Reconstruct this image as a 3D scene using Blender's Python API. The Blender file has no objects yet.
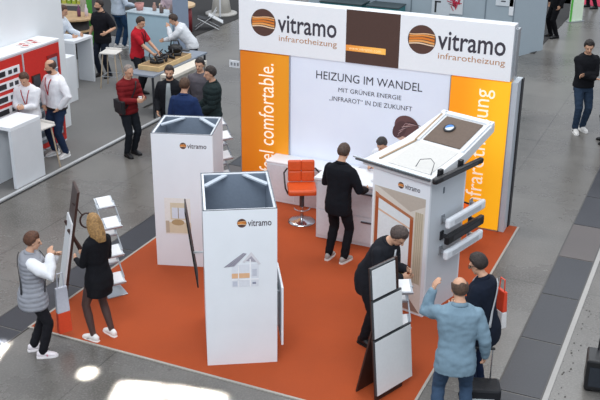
import bpy, bmesh, math, random
from mathutils import Vector, Matrix, noise
random.seed(7)
C = bpy.context.scene.collection
LAB = bpy.data.scenes.new('workshop')        # empty side scene in which modifiers are applied quickly
def applied(o):
    LAB.collection.objects.link(o)
    with bpy.context.temp_override(scene=LAB, view_layer=LAB.view_layers[0]):
        dg = bpy.context.evaluated_depsgraph_get(); dg.update()
        me = bpy.data.meshes.new_from_object(o.evaluated_get(dg))
    bpy.data.objects.remove(o)
    return me
PI = math.pi
V = Vector

# ------------------------------------------------------------ materials
def lin(c):
    return tuple((x/12.92 if x <= .04045 else ((x+.055)/1.055)**2.4) for x in c)
def hx(h):
    return lin(tuple(int(h[i:i+2], 16)/255 for i in (0, 2, 4)))
MC = {}
def mat(h, rough=.6, metal=0, var=.035, scale=30, bump=0, emit=0, spec=.5, alpha=1, sheen=0):
    key = (h, rough, metal, var, scale, bump, emit, spec, alpha, sheen)
    if key in MC: return MC[key]
    m = bpy.data.materials.new('m_'+h); m.use_nodes = True
    nt = m.node_tree; N = nt.nodes; L = nt.links
    b = N['Principled BSDF']
    c = hx(h)
    tc = N.new('ShaderNodeTexCoord'); nz = N.new('ShaderNodeTexNoise'); nz.inputs['Scale'].default_value = scale
    nz.inputs['Detail'].default_value = 4
    L.new(tc.outputs['Object'], nz.inputs['Vector'])
    rp = N.new('ShaderNodeValToRGB')
    rp.color_ramp.elements[0].position = .3; rp.color_ramp.elements[1].position = .7
    rp.color_ramp.elements[0].color = tuple(x*(1-var) for x in c)+(1,)
    rp.color_ramp.elements[1].color = tuple(min(1, x*(1+var)) for x in c)+(1,)
    L.new(nz.outputs['Fac'], rp.inputs['Fac']); L.new(rp.outputs['Color'], b.inputs['Base Color'])
    b.inputs['Roughness'].default_value = rough; b.inputs['Metallic'].default_value = metal
    b.inputs['Specular IOR Level'].default_value = spec
    if alpha < 1: b.inputs['Alpha'].default_value = alpha
    if emit:
        L.new(rp.outputs['Color'], b.inputs['Emission Color']); b.inputs['Emission Strength'].default_value = emit
    if bump:
        bp = N.new('ShaderNodeBump'); bp.inputs['Strength'].default_value = bump; bp.inputs['Distance'].default_value = .02
        n2 = N.new('ShaderNodeTexNoise'); n2.inputs['Scale'].default_value = scale*2
        L.new(tc.outputs['Object'], n2.inputs['Vector'])
        L.new(n2.outputs['Fac'], bp.inputs['Height']); L.new(bp.outputs['Normal'], b.inputs['Normal'])
    MC[key] = m
    return m
def cloth(h, var=.10): return mat(h, .9, var=min(var, .10), scale=9, bump=.12, spec=.2)

# ------------------------------------------------------------ mesh builder
class MB:
    def __init__(s): s.v = []; s.f = []; s.mi = []; s.mats = []
    def m(s, material):
        if material not in s.mats: s.mats.append(material)
        return s.mats.index(material)
    def add(s, vs, fs, material):
        o = len(s.v); k = s.m(material)
        s.v += [V(p) for p in vs]
        for f in fs: s.f.append(tuple(i+o for i in f)); s.mi.append(k)
        return s
    def box(s, c, d, material, M=None):
        x, y, z = d[0]/2, d[1]/2, d[2]/2
        vs = [V((a*x, b*y, e*z)) for e in (-1, 1) for b in (-1, 1) for a in (-1, 1)]
        if M is not None: vs = [M @ p for p in vs]
        vs = [p+V(c) for p in vs]
        return s.add(vs, [(0,2,3,1),(4,5,7,6),(0,1,5,4),(2,6,7,3),(0,4,6,2),(1,3,7,5)], material)
    def b2(s, x0, x1, y0, y1, z0, z1, material):
        return s.box(((x0+x1)/2, (y0+y1)/2, (z0+z1)/2), (x1-x0, y1-y0, z1-z0), material)
    def tube(s, pts, rad, material, n=12, closed=True):
        pts = [V(p) for p in pts]
        if not isinstance(rad, (list, tuple)): rad = [rad]*len(pts)
        P = list(pts); Rr = list(rad)
        if closed:   # rounded ends
            d0 = (pts[0]-pts[1]).normalized(); d1 = (pts[-1]-pts[-2]).normalized()
            mn = lambda r: min(r) if isinstance(r, tuple) else r
            sc_ = lambda r, k: (r[0]*k, r[1]*k) if isinstance(r, tuple) else r*k
            P = [pts[0]+d0*mn(rad[0])*.95, pts[0]+d0*mn(rad[0])*.6]+P+[pts[-1]+d1*mn(rad[-1])*.6, pts[-1]+d1*mn(rad[-1])*.95]
            Rr = [sc_(rad[0], .3), sc_(rad[0], .8)]+Rr+[sc_(rad[-1], .8), sc_(rad[-1], .3)]
        vs = []; up = None
        for i, p in enumerate(P):
            if i == 0: t = P[1]-P[0]
            elif i == len(P)-1: t = P[-1]-P[-2]
            else: t = (P[i+1]-p).normalized()+(p-P[i-1]).normalized()
            t = t.normalized() if t.length > 1e-9 else V((0,0,1))
            if up is None:
                a = V((0,0,1)) if abs(t.z) < .9 else V((1,0,0))
                up = (a-t*a.dot(t)).normalized()
            else:
                up = up-t*up.dot(t)
                up = up.normalized() if up.length > 1e-6 else V((1,0,0))
            w = t.cross(up)
            r = Rr[i]
            rx, ry = r if isinstance(r, tuple) else (r, r)
            for k in range(n):
                q = 2*PI*k/n
                vs.append(p+w*math.cos(q)*rx+up*math.sin(q)*ry)
        fs = []
        for i in range(len(P)-1):
            for k in range(n):
                fs.append((i*n+k, i*n+(k+1)%n, (i+1)*n+(k+1)%n, (i+1)*n+k))
        fs.append(tuple(reversed(range(n)))); fs.append(tuple((len(P)-1)*n+k for k in range(n)))
        return s.add(vs, fs, material)
    def rings(s, R, material):   # R: list of lists of points
        n = len(R[0]); vs = [p for r in R for p in r]; fs = []
        for i in range(len(R)-1):
            for k in range(n): fs.append((i*n+k, i*n+(k+1)%n, (i+1)*n+(k+1)%n, (i+1)*n+k))
        fs.append(tuple(reversed(range(n)))); fs.append(tuple((len(R)-1)*n+k for k in range(n)))
        return s.add(vs, fs, material)
    def ell(s, c, r, material, M=None, nu=20, nv=14, fn=None):
        vs = []
        for i in range(nv+1):
            a = PI*i/nv
            for k in range(nu):
                b = 2*PI*k/nu
                d = V((math.sin(a)*math.cos(b), math.sin(a)*math.sin(b), math.cos(a)))
                k2 = fn(d) if fn else 1
                p = V((d.x*r[0]*k2, d.y*r[1]*k2, d.z*r[2]*k2))
                if M is not None: p = M @ p
                vs.append(p+V(c))
        fs = []
        for i in range(nv):
            for k in range(nu): fs.append((i*nu+k, (i+1)*nu+k, (i+1)*nu+(k+1)%nu, i*nu+(k+1)%nu))
        return s.add(vs, fs, material)
    def poly(s, pts, material, th=.002, nrm=None):
        pts = [V(p) for p in pts]
        n = V(nrm).normalized() if nrm else (pts[1]-pts[0]).cross(pts[2]-pts[0]).normalized()
        k = len(pts); vs = pts+[p+n*th for p in pts]
        fs = [tuple(reversed(range(k))), tuple(range(k, 2*k))]+[(i, (i+1)%k, (i+1)%k+k, i+k) for i in range(k)]
        return s.add(vs, fs, material)
    def mesh(s, name):
        me = bpy.data.meshes.new(name); me.from_pydata([tuple(p) for p in s.v], [], s.f)
        for m in s.mats: me.materials.append(m)
        me.polygons.foreach_set('material_index', s.mi)
        bm = bmesh.new(); bm.from_mesh(me)
        bmesh.ops.remove_doubles(bm, verts=bm.verts, dist=1e-6)
        bmesh.ops.dissolve_degenerate(bm, edges=bm.edges, dist=1e-7)
        bmesh.ops.recalc_face_normals(bm, faces=bm.faces); bm.to_mesh(me); bm.free(); me.update()
        return me
    def build(s, name, parent=None, smooth=False, bevel=0, remesh=0, post=None):
        me = s.mesh(name)
        if remesh:
            t = bpy.data.objects.new('t', me)
            md = t.modifiers.new('r', 'REMESH'); md.mode = 'VOXEL'; md.voxel_size = remesh; md.use_smooth_shade = True
            sm = t.modifiers.new('s', 'SMOOTH'); sm.factor = .5; sm.iterations = 2
            m2 = applied(t); bpy.data.meshes.remove(me); me = m2; me.name = name
            me.materials.clear(); me.materials.append(s.mats[0])
            if post:
                nn = len(me.vertices); ca = [0.0]*nn*3; na = [0.0]*nn*3
                me.vertices.foreach_get('co', ca); me.vertices.foreach_get('normal', na)
                out = []
                for i in range(nn): out.extend(post(V(ca[3*i:3*i+3]), V(na[3*i:3*i+3])))
                me.vertices.foreach_set('co', out); me.update()
            smooth = True
        if smooth: me.polygons.foreach_set('use_smooth', [True]*len(me.polygons))
        o = bpy.data.objects.new(name, me); C.objects.link(o)
        if bevel:
            md = o.modifiers.new('b', 'BEVEL'); md.width = bevel; md.segments = 2; md.limit_method = 'ANGLE'
        if parent: o.parent = parent
        return o
def tag(o, label, cat, group=None, kind=None):
    if label: o['label'] = label
    if cat: o['category'] = cat
    if group: o['group'] = group
    if kind: o['kind'] = kind
    return o
def thing(name, label, cat, loc=(0,0,0), rz=0, group=None):
    o = bpy.data.objects.new(name, None); C.objects.link(o); o.location = loc; o.rotation_euler = (0,0,rz)
    o.empty_display_size = .1
    return tag(o, label, cat, group)
def struct(o): o['kind'] = 'structure'; return o

def text(body, o, u, v, rect, material, parent=None, name='lettering', th=.003, shear=0, bold=0):
    """lettering fitted to rect (u0,u1,v0,v1) on the plane o + u*U + v*V"""
    cu = bpy.data.curves.new('t', 'FONT'); cu.body = body; cu.extrude = 0; cu.shear = shear; cu.offset = bold
    cu.resolution_u = 3
    me = applied(bpy.data.objects.new('t', cu))
    xs = [p.co.x for p in me.vertices]; ys = [p.co.y for p in me.vertices]
    x0, x1, y0, y1 = min(xs), max(xs), min(ys), max(ys)
    o = V(o); u = V(u).normalized(); v = V(v).normalized(); n = u.cross(v)
    for p in me.vertices:
        a = rect[0]+(p.co.x-x0)/(x1-x0)*(rect[1]-rect[0]); b = rect[2]+(p.co.y-y0)/(y1-y0)*(rect[3]-rect[2])
        p.co = o+u*a+v*b+n*th
    me.materials.clear(); me.materials.append(material); me.update()
    ob = bpy.data.objects.new(name, me); C.objects.link(ob)
    if parent: ob.parent = parent
    return ob
def logo(o, u, v, cx, cy, r, parent, e=0):
    """brown disc crossed by wavy orange bands"""
    o = V(o); u = V(u).normalized(); v = V(v).normalized(); n = u.cross(v)
    brown = mat('5a3d33', .5, emit=e*.5); mb = MB()
    P = lambda a, b, k: o+u*(cx+a)+v*(cy+b)+n*k
    mb.poly([P(r*math.cos(2*PI*i/40), r*math.sin(2*PI*i/40), .001) for i in range(40)], brown, .001, n)
    cols = ['f6c592', 'e8913f', 'e07f2b', 'f0a85c', 'f9d9b5']
    for bi, (yc, hh) in enumerate(((.38, .035), (.25, .065), (.05, .08), (-.14, .07), (-.30, .04))):
        top, bot = [], []
        for i in range(21):
            a = -1+i/10
            wv = .05*math.sin(a*3+.6+bi*.4)
            lim = math.sqrt(max(0, 1-a*a)) if abs(a) < 1 else 0
            t = max(-lim, min(lim, yc+wv+hh)); b = max(-lim, min(lim, yc+wv-hh))
            if t-b < .002: continue
            top.append(P(a*r, t*r, .003)); bot.append(P(a*r, b*r, .003))
        if len(top) > 2: mb.poly(bot+top[::-1], mat(cols[bi], .5, emit=e), .001, n)
    return mb.build('logo', parent)

# ------------------------------------------------------------ people
def rotX(a): return Matrix.Rotation(a, 3, 'X')
def ik(a, b, l1, l2, pole):
    d = b-a; L = d.length
    if L > (l1+l2)*.995: b = a+d*((l1+l2)*.995/L); d = b-a; L = d.length
    t = d.normalized(); x = (l1*l1-l2*l2+L*L)/(2*L); h = math.sqrt(max(0, l1*l1-x*x))
    p = V(pole); p = p-t*p.dot(t); p = p.normalized() if p.length > 1e-6 else V((0,-1,0))
    return a+t*x+p*h, b

PROF_M = [(.70,.150,.100,0),(.80,.168,.115,-.005),(.92,.170,.122,-.005),(1.02,.158,.112,0),(1.12,.155,.108,.005),(1.25,.178,.120,.005),(1.36,.190,.122,0),(1.43,.180,.105,-.008),(1.475,.13,.085,-.012),(1.51,.072,.068,-.012),(1.55,.058,.06,-.008)]
PROF_F = [(.70,.155,.110,0),(.80,.175,.125,-.01),(.92,.172,.125,-.01),(1.02,.145,.105,0),(1.12,.128,.095,.005),(1.25,.150,.112,.015),(1.36,.163,.115,.01),(1.43,.158,.095,-.005),(1.475,.11,.075,-.012),(1.51,.06,.058,-.012),(1.55,.05,.052,-.008)]

def person(label, loc, facing, h=1.76, female=False, lean=0, side=0, head=(0, 0), handL=None, handR=None, poleL=None, poleR=None,
           feet=None, top=None, legs=None, shoes=None, hair=None, skin='c79a7e', curl=.35, seated=False, vox=.008, build=1.0,
           hemz=.82, fem_dress=None, twist=0, crouch=0, name='person'):
    S = h/1.78
    root = thing(name, label, 'person', loc, math.atan2(facing[1], facing[0])-PI/2)
    prof = PROF_F if female else PROF_M
    sw = (.165 if female else .19)*build
    pel = V((0, 0, .94-crouch))
    if seated: pel = V((0, -.02, seated/S+.09))
    dz = pel.z-.94
    ML = Matrix.Rotation(-lean, 3, 'X') @ Matrix.Rotation(side, 3, 'Y')
    MT = Matrix.Rotation(twist, 3, 'Z')
    def T(p):      # torso local -> posed
        p = V(p); k = max(0, min(1, (p.z-.9)/.25))
        q = p-V((0, 0, .94))
        return pel+(Matrix.Rotation(-lean*k, 3, 'X') @ Matrix.Rotation(side*k, 3, 'Y') @ (Matrix.Rotation(twist*k, 3, 'Z') @ q))
    def ring(z, hw, hd, yo, inf=0, n=28):
        out = []
        for k in range(n):
            a = 2*PI*k/n; c, s_ = math.cos(a), math.sin(a)
            ex = 1/((abs(c)**2.4+abs(s_)**2.4)**(1/2.4))
            out.append(T((c*ex*(hw*build+inf), s_*ex*(hd*build+inf)+yo, z))*S)
        return out
    def prof_at(z):
        for i in range(len(prof)-1):
            a, b = prof[i], prof[i+1]
            if a[0] <= z <= b[0]:
                t = (z-a[0])/(b[0]-a[0]); return tuple(a[j]+(b[j]-a[j])*t for j in (1, 2, 3))
        return prof[0][1:] if z < prof[0][0] else prof[-1][1:]
    def surf(x, z, inf, front=1):      # point on torso front or back
        hw, hd, yo = prof_at(z); hw = hw*build+inf; hd = hd*build+inf
        k = max(0, 1-abs(x/hw)**2.4)**(1/2.4)
        return T((x, front*hd*k+yo, z))*S
    # joints
    shL = T((-sw+.012, -.005, 1.402)); shR = T((sw-.012, -.005, 1.402))
    hL = pel+V((-.092*build, 0, -.03)); hR = pel+V((.092*build, 0, -.03))
    feet = feet or ((-.12, 0), (.12, .05))
    aL = V((feet[0][0], feet[0][1]-.02, .085)); aR = V((feet[1][0], feet[1][1]-.02, .085))
    kL, aL = ik(hL, aL, .44, .425, (-.1, 1, .1)); kR, aR = ik(hR, aR, .44, .425, (.1, 1, .1))
    dl = T((-sw-.07, .03, .9)); dr = T((sw+.07, .03, .9))
    tl = V(handL)/S if handL else V((dl.x, dl.y, max(dl.z, shL.z-.54)))
    tr = V(handR)/S if handR else V((dr.x, dr.y, max(dr.z, shR.z-.54)))
    eL, wL = ik(shL, tl, .29, .255, poleL or (-.5, -1, -.4)); eR, wR = ik(shR, tr, .29, .255, poleR or (.5, -1, -.4))
    # ---- body
    sk = mat(skin, .55, var=.06, scale=20)
    mb = MB()
    mb.rings([[p for p in ring(z, hw*.93, hd*.9, yo)] for z, hw, hd, yo in prof if z > .75], sk)
    nb = T((0, -.012, 1.5)); hc0 = T((0, .012, 1.655))
    yaw, nod = head
    HM = ML @ MT @ Matrix.Rotation(yaw, 3, 'Z') @ Matrix.Rotation(-nod, 3, 'X')
    hc = nb+ (ML @ V((0, .0, .035)))+HM @ V((0, .03, .12))
    mb.tube([nb*S, (nb*.4+hc*.6)*S], [.056*S if not female else .048*S, .054*S if not female else .046*S], sk, 16)
    def H(p): return (hc+HM @ V(p))*S
    hs = .94 if female else 1
    mb.ell(H((0, -.012, .025)), (.077*hs*S, .094*hs*S, .098*hs*S), sk, HM)
    mb.ell(H((0, .012, -.035)), (.060*hs*S, .074*hs*S, .082*hs*S), sk, HM)
    mb.ell(H((0, .045, -.082)), (.034*hs*S, .034*hs*S, .026*hs*S), sk, HM)      # chin
    mb.tube([H((0, .084, .015)), H((0, .104, -.022))], [.010*S, .016*S], sk, 8)  # nose
    mb.tube([H((-.035, .070, .030)), H((.035, .070, .030))], [.014*S]*2, sk, 8)  # brow
    for s_ in (-1, 1): mb.ell(H((s_*.077*hs, -.008, -.005)), (.010*S, .018*S, .030*S), sk, HM, 10, 8)
    def hand(e, w, sgn):
        d = (w-e).normalized()
        inward = V((-sgn, .35, 0)); n_ = (inward-d*inward.dot(d)).normalized(); sd = d.cross(n_).normalized()
        if sd.dot(V((0, 1, .4))) < 0: sd = -sd      # thumb side: forward / up
        pc = w+d*.05
        Mh = Matrix((sd, d, n_)).transposed()
        mb.ell(pc*S, (.040*S, .052*S, .017*S), sk, Mh, 16, 10)
        mb.tube([(w-d*.02)*S, (w+d*.02)*S], [.026*S, .028*S], sk, 10)
        for i, (off, L) in enumerate(((.030, .072), (.010, .080), (-.011, .075), (-.031, .058))):
            b0 = w+d*(.088-abs(off-.01)*.25)+sd*off
            cc = curl*(.8+.12*i); p = [b0-d*.02, b0]; dd = d
            for sl in (.42, .32, .26):
                ax = sd; dd = Matrix.Rotation(cc*1.1, 3, ax) @ dd if (Matrix.Rotation(.1, 3, ax) @ d).dot(n_) > 0 else Matrix.Rotation(-cc*1.1, 3, ax) @ dd
                p.append(p[-1]+dd*L*sl)
            mb.tube([q*S for q in p], [.0105*S, .0105*S, .0098*S, .009*S, .0082*S], sk, 8)
        tb = w+d*.028+sd*.026; td = (sd*.75+d*.65+n_*.25).normalized()
        mb.tube([(tb-sd*.01)*S, (tb+td*.03)*S, (tb+td*.045+d*.018+n_*.004)*S], [.0135*S, .0115*S, .0095*S], sk, 8)
    for (sh, e, w, sg) in ((shL, eL, wL, -1), (shR, eR, wR, 1)):
        fk = .86 if female else 1
        mb.tube([sh*S, (sh*.6+e*.4)*S, e*S, (e*.6+w*.4)*S, w*S], [.052*fk*S, .047*fk*S, .039*fk*S, .038*fk*S, .027*fk*S], sk, 12)
        hand(e, w, sg)
    for (hp, k, a, ft) in ((hL, kL, aL, feet[0]), (hR, kR, aR, feet[1])):
        mb.tube([hp*S, (hp*.5+k*.5)*S, k*S, (k*.65+a*.35)*S, a*S], [.080*S, .072*S, .052*S, .053*S, .034*S], sk, 14)
        mb.tube([(a+V((0, -.02, -.04)))*S, (a+V((0, .1, -.055)))*S], [.034*S, .026*S], sk, 10)
    body = mb.build('body', root, remesh=vox)
    # ---- face
    f = MB()
    for s_ in (-1, 1): f.ell(H((s_*.028, .083*hs, .006)), (.012*S, .006*S, .006*S), mat('3a2a22', .4), HM, 10, 8)
    f.build('eyes', root, True)
    f = MB(); f.ell(H((0, .086*hs, -.052)), (.022*S, .007*S, .006*S), mat('9c5a50', .5), HM, 10, 8); f.build('mouth', root, True)
    # ---- hair
    if hair:
        hm = mat(hair.get('c', '3a2a20'), .55, var=.45, scale=45, bump=.6)
        st = hair.get('style', 'short'); hb = MB(); th = hair.get('th', .012)
        def fn(d):
            # face opening
            t = max(0, min(1, (d.y+.35)/1.0)); t = t*t*(3-2*t)
            lo = -.72+(1.18 if st != 'receding' else 1.45)*t+.05*noise.noise(d*6)
            if abs(d.x) > .75 and -.1 < d.y < .35: lo -= .12
            if st == 'bald' and (d.z > .42 and d.y > -.78): return .9
            if d.z < lo: return .90
            k = min(1, (d.z-lo)/.55); k = k**.6
            az = math.atan2(d.y, d.x)
            full = 1+th/.10*(1+.3*max(0, d.z))+.045*noise.noise(d*5)+.030*noise.noise(V((az*7, d.z*1.5, 3)))
            return .965+(full-.965)*k
        hb.ell(H((0, -.014, .022)), (.081*hs*S, .100*hs*S, .104*hs*S), hm, HM, 40, 30, fn)
        hb.build('hair', root, True)
        if st in ('bob', 'long'):
            hb = MB(); ln = .08 if st == 'bob' else .17
            for k in range(17):
                a = PI*(1.0+k/16.0)+0; a = PI*.93+k/16*PI*1.14
                x, y = math.cos(a)*.082*hs, math.sin(a)*.092*hs-.012
                p = [H((x*.8, y*.8, .07)), H((x*1.06, y*1.06, .0)), H((x*1.1, y*1.1-.005, -.06)), H((x*1.05, y*1.12-.02, -.06-ln*.5)), H((x*.85, y*1.05-.035, -.06-ln))]
                hb.tube(p, [.016*S, .019*S, .020*S, .017*S, .008*S], hm, 8)
            hb.build('hair_lengths', root, True)
        if st == 'beard' or hair.get('beard'):
            bb = MB(); bm_ = mat(hair.get('bc', '3a2a22'), .85, var=.3, scale=60)
            bb.ell(H((0, .016, -.052)), (.065*S, .079*S, .070*S), bm_, HM, 30, 20, lambda d: 1.0 if (d.z < .1 and d.y > -.1) and not (abs(d.x) < .3 and d.z > -.15) else .85)
            bb.build('beard', root, True)
    # ---- legs clothing
    def wrinkle(amp, fr=9):
        def g(co, n):
            k = noise.noise(V((co.x*fr, co.y*fr, co.z*fr*1.6)))+.5*noise.noise(co*fr*2.3)
            return co+n*k*amp
        return g
    if legs:
        lm = cloth(legs['c']); kd = legs.get('kind', 'trousers'); mb = MB(); inf = legs.get('inf', .014)
        if kd == 'trousers':
            zt = legs.get('top', 1.0)
            zs = [.80, .86, .92, zt]
            mb.rings([ring(z, *prof_at(z), inf=inf*.6) for z in zs], lm)
            for (hp, k, a) in ((hL, kL, aL), (hR, kR, aR)):
                mb.tube([(hp+V((0,0,.03)))*S, (hp*.5+k*.5)*S, k*S, (k*.6+a*.4)*S, (a+V((0,0,.01)))*S], [(.088+inf*.5)*S, (.076+inf)*S, (.058+inf)*S, (.055+inf)*S, (.044+inf)*S], lm, 16)
            mb.build('trousers', root, remesh=.012, post=wrinkle(.007, 11))
        elif kd == 'tights':
            tm = mat(legs['c'], .6, var=.05)
            for (hp, k, a) in ((hL, kL, aL), (hR, kR, aR)):
                b2 = MB()
                b2.tube([hp*S, (hp*.5+k*.5)*S, k*S, (k*.65+a*.35)*S, a*S], [.084*S, .076*S, .055*S, .056*S, .037*S], tm, 16)
                b2.build('tights_leg', root, True)
    # ---- shoes
    if shoes:
        sm_ = mat(shoes['c'], .5, var=.06); so = mat(shoes.get('sole', '222222'), .7)
        for (a, k, ft) in ((aL, kL, feet[0]), (aR, kR, feet[1])):
            dx = .12 if a.x > 0 else -.12
            fd = V((dx, 1, 0)).normalized(); sd = V((fd.y, -fd.x, 0))
            b2 = MB()
            def q(f_, s_, z): return (V((a.x, a.y, a.z-.085))+fd*f_+sd*s_+V((0,0,z)))*S
            def rg(f_, w, z0, z1): return [q(f_, w*math.cos(t), (z0+z1)/2+(z1-z0)/2*math.sin(t)) for t in [2*PI*i/12 for i in range(12)]]
            b2.rings([rg(-.085, .012, .03, .07), rg(-.075, .030, .015, .095), rg(-.03, .040, .01, .115), rg(.03, .042, .01, .105), rg(.09, .047, .01, .078), rg(.14, .045, .01, .06), rg(.175, .03, .012, .045), rg(.185, .01, .02, .035)], sm_)
            s1 = b2.build('shoe', root, True)
            b3 = MB()
            pts = [(-.092, 0), (-.085, .028), (-.03, .042), (.05, .044), (.11, .050), (.16, .042), (.192, .015)]
            loop = [q(f_, w, 0) for f_, w in pts]+[q(f_, -w, 0) for f_, w in pts[::-1]]
            b3.poly(loop, so, .024*S, (0, 0, 1)); b3.build('sole', s1)
            if shoes.get('dot'):
                b4 = MB(); b4.ell(q(.05, (.042 if a.x > 0 else -.042), .05), (.035*S, .006, .012*S), mat(shoes['dot'], .5), None, 12, 8); b4.build('shoe_stripe', s1, True)
    # ---- top clothing
    if top:
        tm = cloth(top['c'], top.get('var', .18)) if not top.get('mat') else top['mat']
        inf = top.get('inf', .022); mb = MB()
        z0 = top.get('hem', hemz); zs = [z0]+[z for z, *_ in prof if z > z0+.03 and z <= 1.475]+[1.50]
        fl = top.get('flare', 0)
        R_ = []
        for z in zs:
            hw, hd, yo = prof_at(z); k = max(0, (1.0-z))*fl
            R_.append(ring(z, hw+k, hd+k, yo, inf=inf if z < 1.45 else inf*.6))
        mb.rings(R_, tm)
        sl = top.get('sleeve', 1.0)
        sm2 = tm
        def sleeves(mbx, mt):
            for (sh, e, w) in ((shL, eL, wL), (shR, eR, wR)):
                fk = .88 if female else 1
                if sl >= .9:
                    wq = w-(w-e)*.03 if sl >= 1 else e+(w-e)*.3
                    mbx.tube([sh*S, (sh*.5+e*.5)*S, e*S, (e*.5+wq*.5)*S, wq*S], [(.052*fk+inf*.8)*S, (.048*fk+inf)*S, (.041*fk+inf*.95)*S, (.036*fk+inf*.9)*S, (.028*fk+inf*.75)*S], mt, 16)
                elif sl > 0:
                    eq = sh+(e-sh)*min(1, sl*1.6)
                    mbx.tube([sh*S, ((sh+eq)/2)*S, eq*S], [(.052*fk+inf*.8)*S, (.050*fk+inf)*S, (.048*fk+inf)*S], mt, 16)
        if top.get('sleeve_c'):
            sb = MB(); sleeves(sb, cloth(top['sleeve_c'])); sb.build('sleeves', root, remesh=.012, post=wrinkle(.004, 11))
            for sh in (shL, shR): mb.tube([(sh*.75+T((0,0,1.42))*.25)*S, sh*S], [.06*S, .058*S], tm, 12)
        elif sl > 0: sleeves(mb, tm)
        nm = top.get('name', 'jacket')
        amp = top.get('amp', .0055); quilt = top.get('quilt', 0)
        def post(co, n):
            g = wrinkle(amp, 10)(co, n)
            if quilt: g = g+n*(abs(math.sin(co.z*PI/quilt))**.5-.6)*.014
            return g
        jk = mb.build(nm, root, remesh=.011, post=post)
        # collar
        if top.get('collar', 1):
            cb = MB(); cm = cloth(top.get('collar_c', top['c']))
            pts = []
            for k in range(17):
                a = -PI*.5-PI*.86+k/16*PI*1.72
                rx, ry = (.076, .074) if not female else (.066, .064)
                pts.append(T((math.cos(a)*rx, math.sin(a)*ry-.008, 1.50-.02*math.sin(a)))*S)
            cb.tube(pts, [(.012*S, .024*S)]*17, cm, 8); cb.build('collar', jk, True)
        def patch(nm, xs0, xs1, za, zb, c, off, front=1, n=8, par=jk, mt=None):
            """strip on the chest between x-functions, following the torso"""
            b = MB(); vs = []; m_ = 4
            for i in range(n+1):
                z = za+(zb-za)*i/n
                xa, xb = xs0(i/n), xs1(i/n)
                for j in range(m_+1): vs.append(surf(xa+(xb-xa)*j/m_, z, inf+off, front))
            fs = [(i*(m_+1)+j, i*(m_+1)+j+1, (i+1)*(m_+1)+j+1, (i+1)*(m_+1)+j) for i in range(n) for j in range(m_)]
            b.add(vs, fs, mt or cloth(c)); o = b.build(nm, par, True)
            md = o.modifiers.new('s', 'SOLIDIFY'); md.thickness = .008; md.offset = 1
            return o
        if top.get('open'):      # inner shirt seen down the front
            w0 = top.get('open_w', .05); zl = top.get('open_z', hemz+.02)
            patch('shirt_front', lambda t: -w0*(.45+.55*min(1, t*1.4)) , lambda t: w0*(.45+.55*min(1, t*1.4)), 1.47, zl, top['open'], .004)
        if top.get('lanyard'):
            c = top['lanyard']
            patch('lanyard', lambda t: -.075*(1-t)-.007, lambda t: -.075*(1-t)+.009, 1.46, 1.16, c, .009)
            patch('lanyard', lambda t: .075*(1-t)-.009, lambda t: .075*(1-t)+.007, 1.46, 1.16, c, .009)
            patch('badge', lambda t: -.035, lambda t: .035, 1.16, 1.08, top.get('badge', 'd8d8dc'), .014, mt=mat(top.get('badge', 'd8d8dc'), .4))
        if top.get('belt'):
            b = MB(); b.rings([ring(z, *prof_at(z), inf=inf+.004) for z in (z0+.0, z0+.035)], mat('2a2320', .5)); b.build('belt', root, True)
        if top.get('strap'):      # cross-body strap
            for fr in (1, -1):
                sg = top.get('strap_side', 1)
                patch('strap', lambda t: sg*(.10-.24*t)-.014, lambda t: sg*(.10-.24*t)+.014, 1.465, .98, top['strap'], .012, fr, n=12, mt=mat(top['strap'], .6))
        if top.get('hood'):
            b = MB(); b.tube([T((-.09, -.07, 1.47))*S, T((-.05, -.12, 1.45))*S, T((.05, -.12, 1.45))*S, T((.09, -.07, 1.47))*S], [.03*S, .045*S, .045*S, .03*S], cloth(top['c']), 12); b.build('hood', jk, True)
    if hair and hair.get('glasses'):
        b = MB()
        for s_ in (-1, 1):
            b.tube([H((s_*.03+.022*math.cos(t), .098*hs, .005+.017*math.sin(t))) for t in [2*PI*i/14 for i in range(15)]], .0028, mat('1a1a1c', .4), 6, False)
            b.tube([H((s_*.052, .098*hs, .01)), H((s_*.08, .0, .012))], .0028, mat('1a1a1c', .4), 6)
        b.tube([H((-.008, .099*hs, .008)), H((.008, .099*hs, .008))], .0028, mat('1a1a1c', .4), 6)
        b.build('glasses', root, True)
    return root

# ================================================================ CAMERA
cam = bpy.data.cameras.new('camera'); co = bpy.data.objects.new('camera', cam); C.objects.link(co)
Rv, Uv, Fv = V((.911279, .411694, .008855)), V((-.166388, .348458, .922438)), V((-.376677, .842072, -.386043))
co.matrix_world = Matrix.Translation((0, 0, 6.1)) @ Matrix((Rv, Uv, -Fv)).transposed().to_4x4()
cam.sensor_width = 36; cam.lens = 963/600*36; cam.clip_end = 200
bpy.context.scene.camera = co

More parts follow.
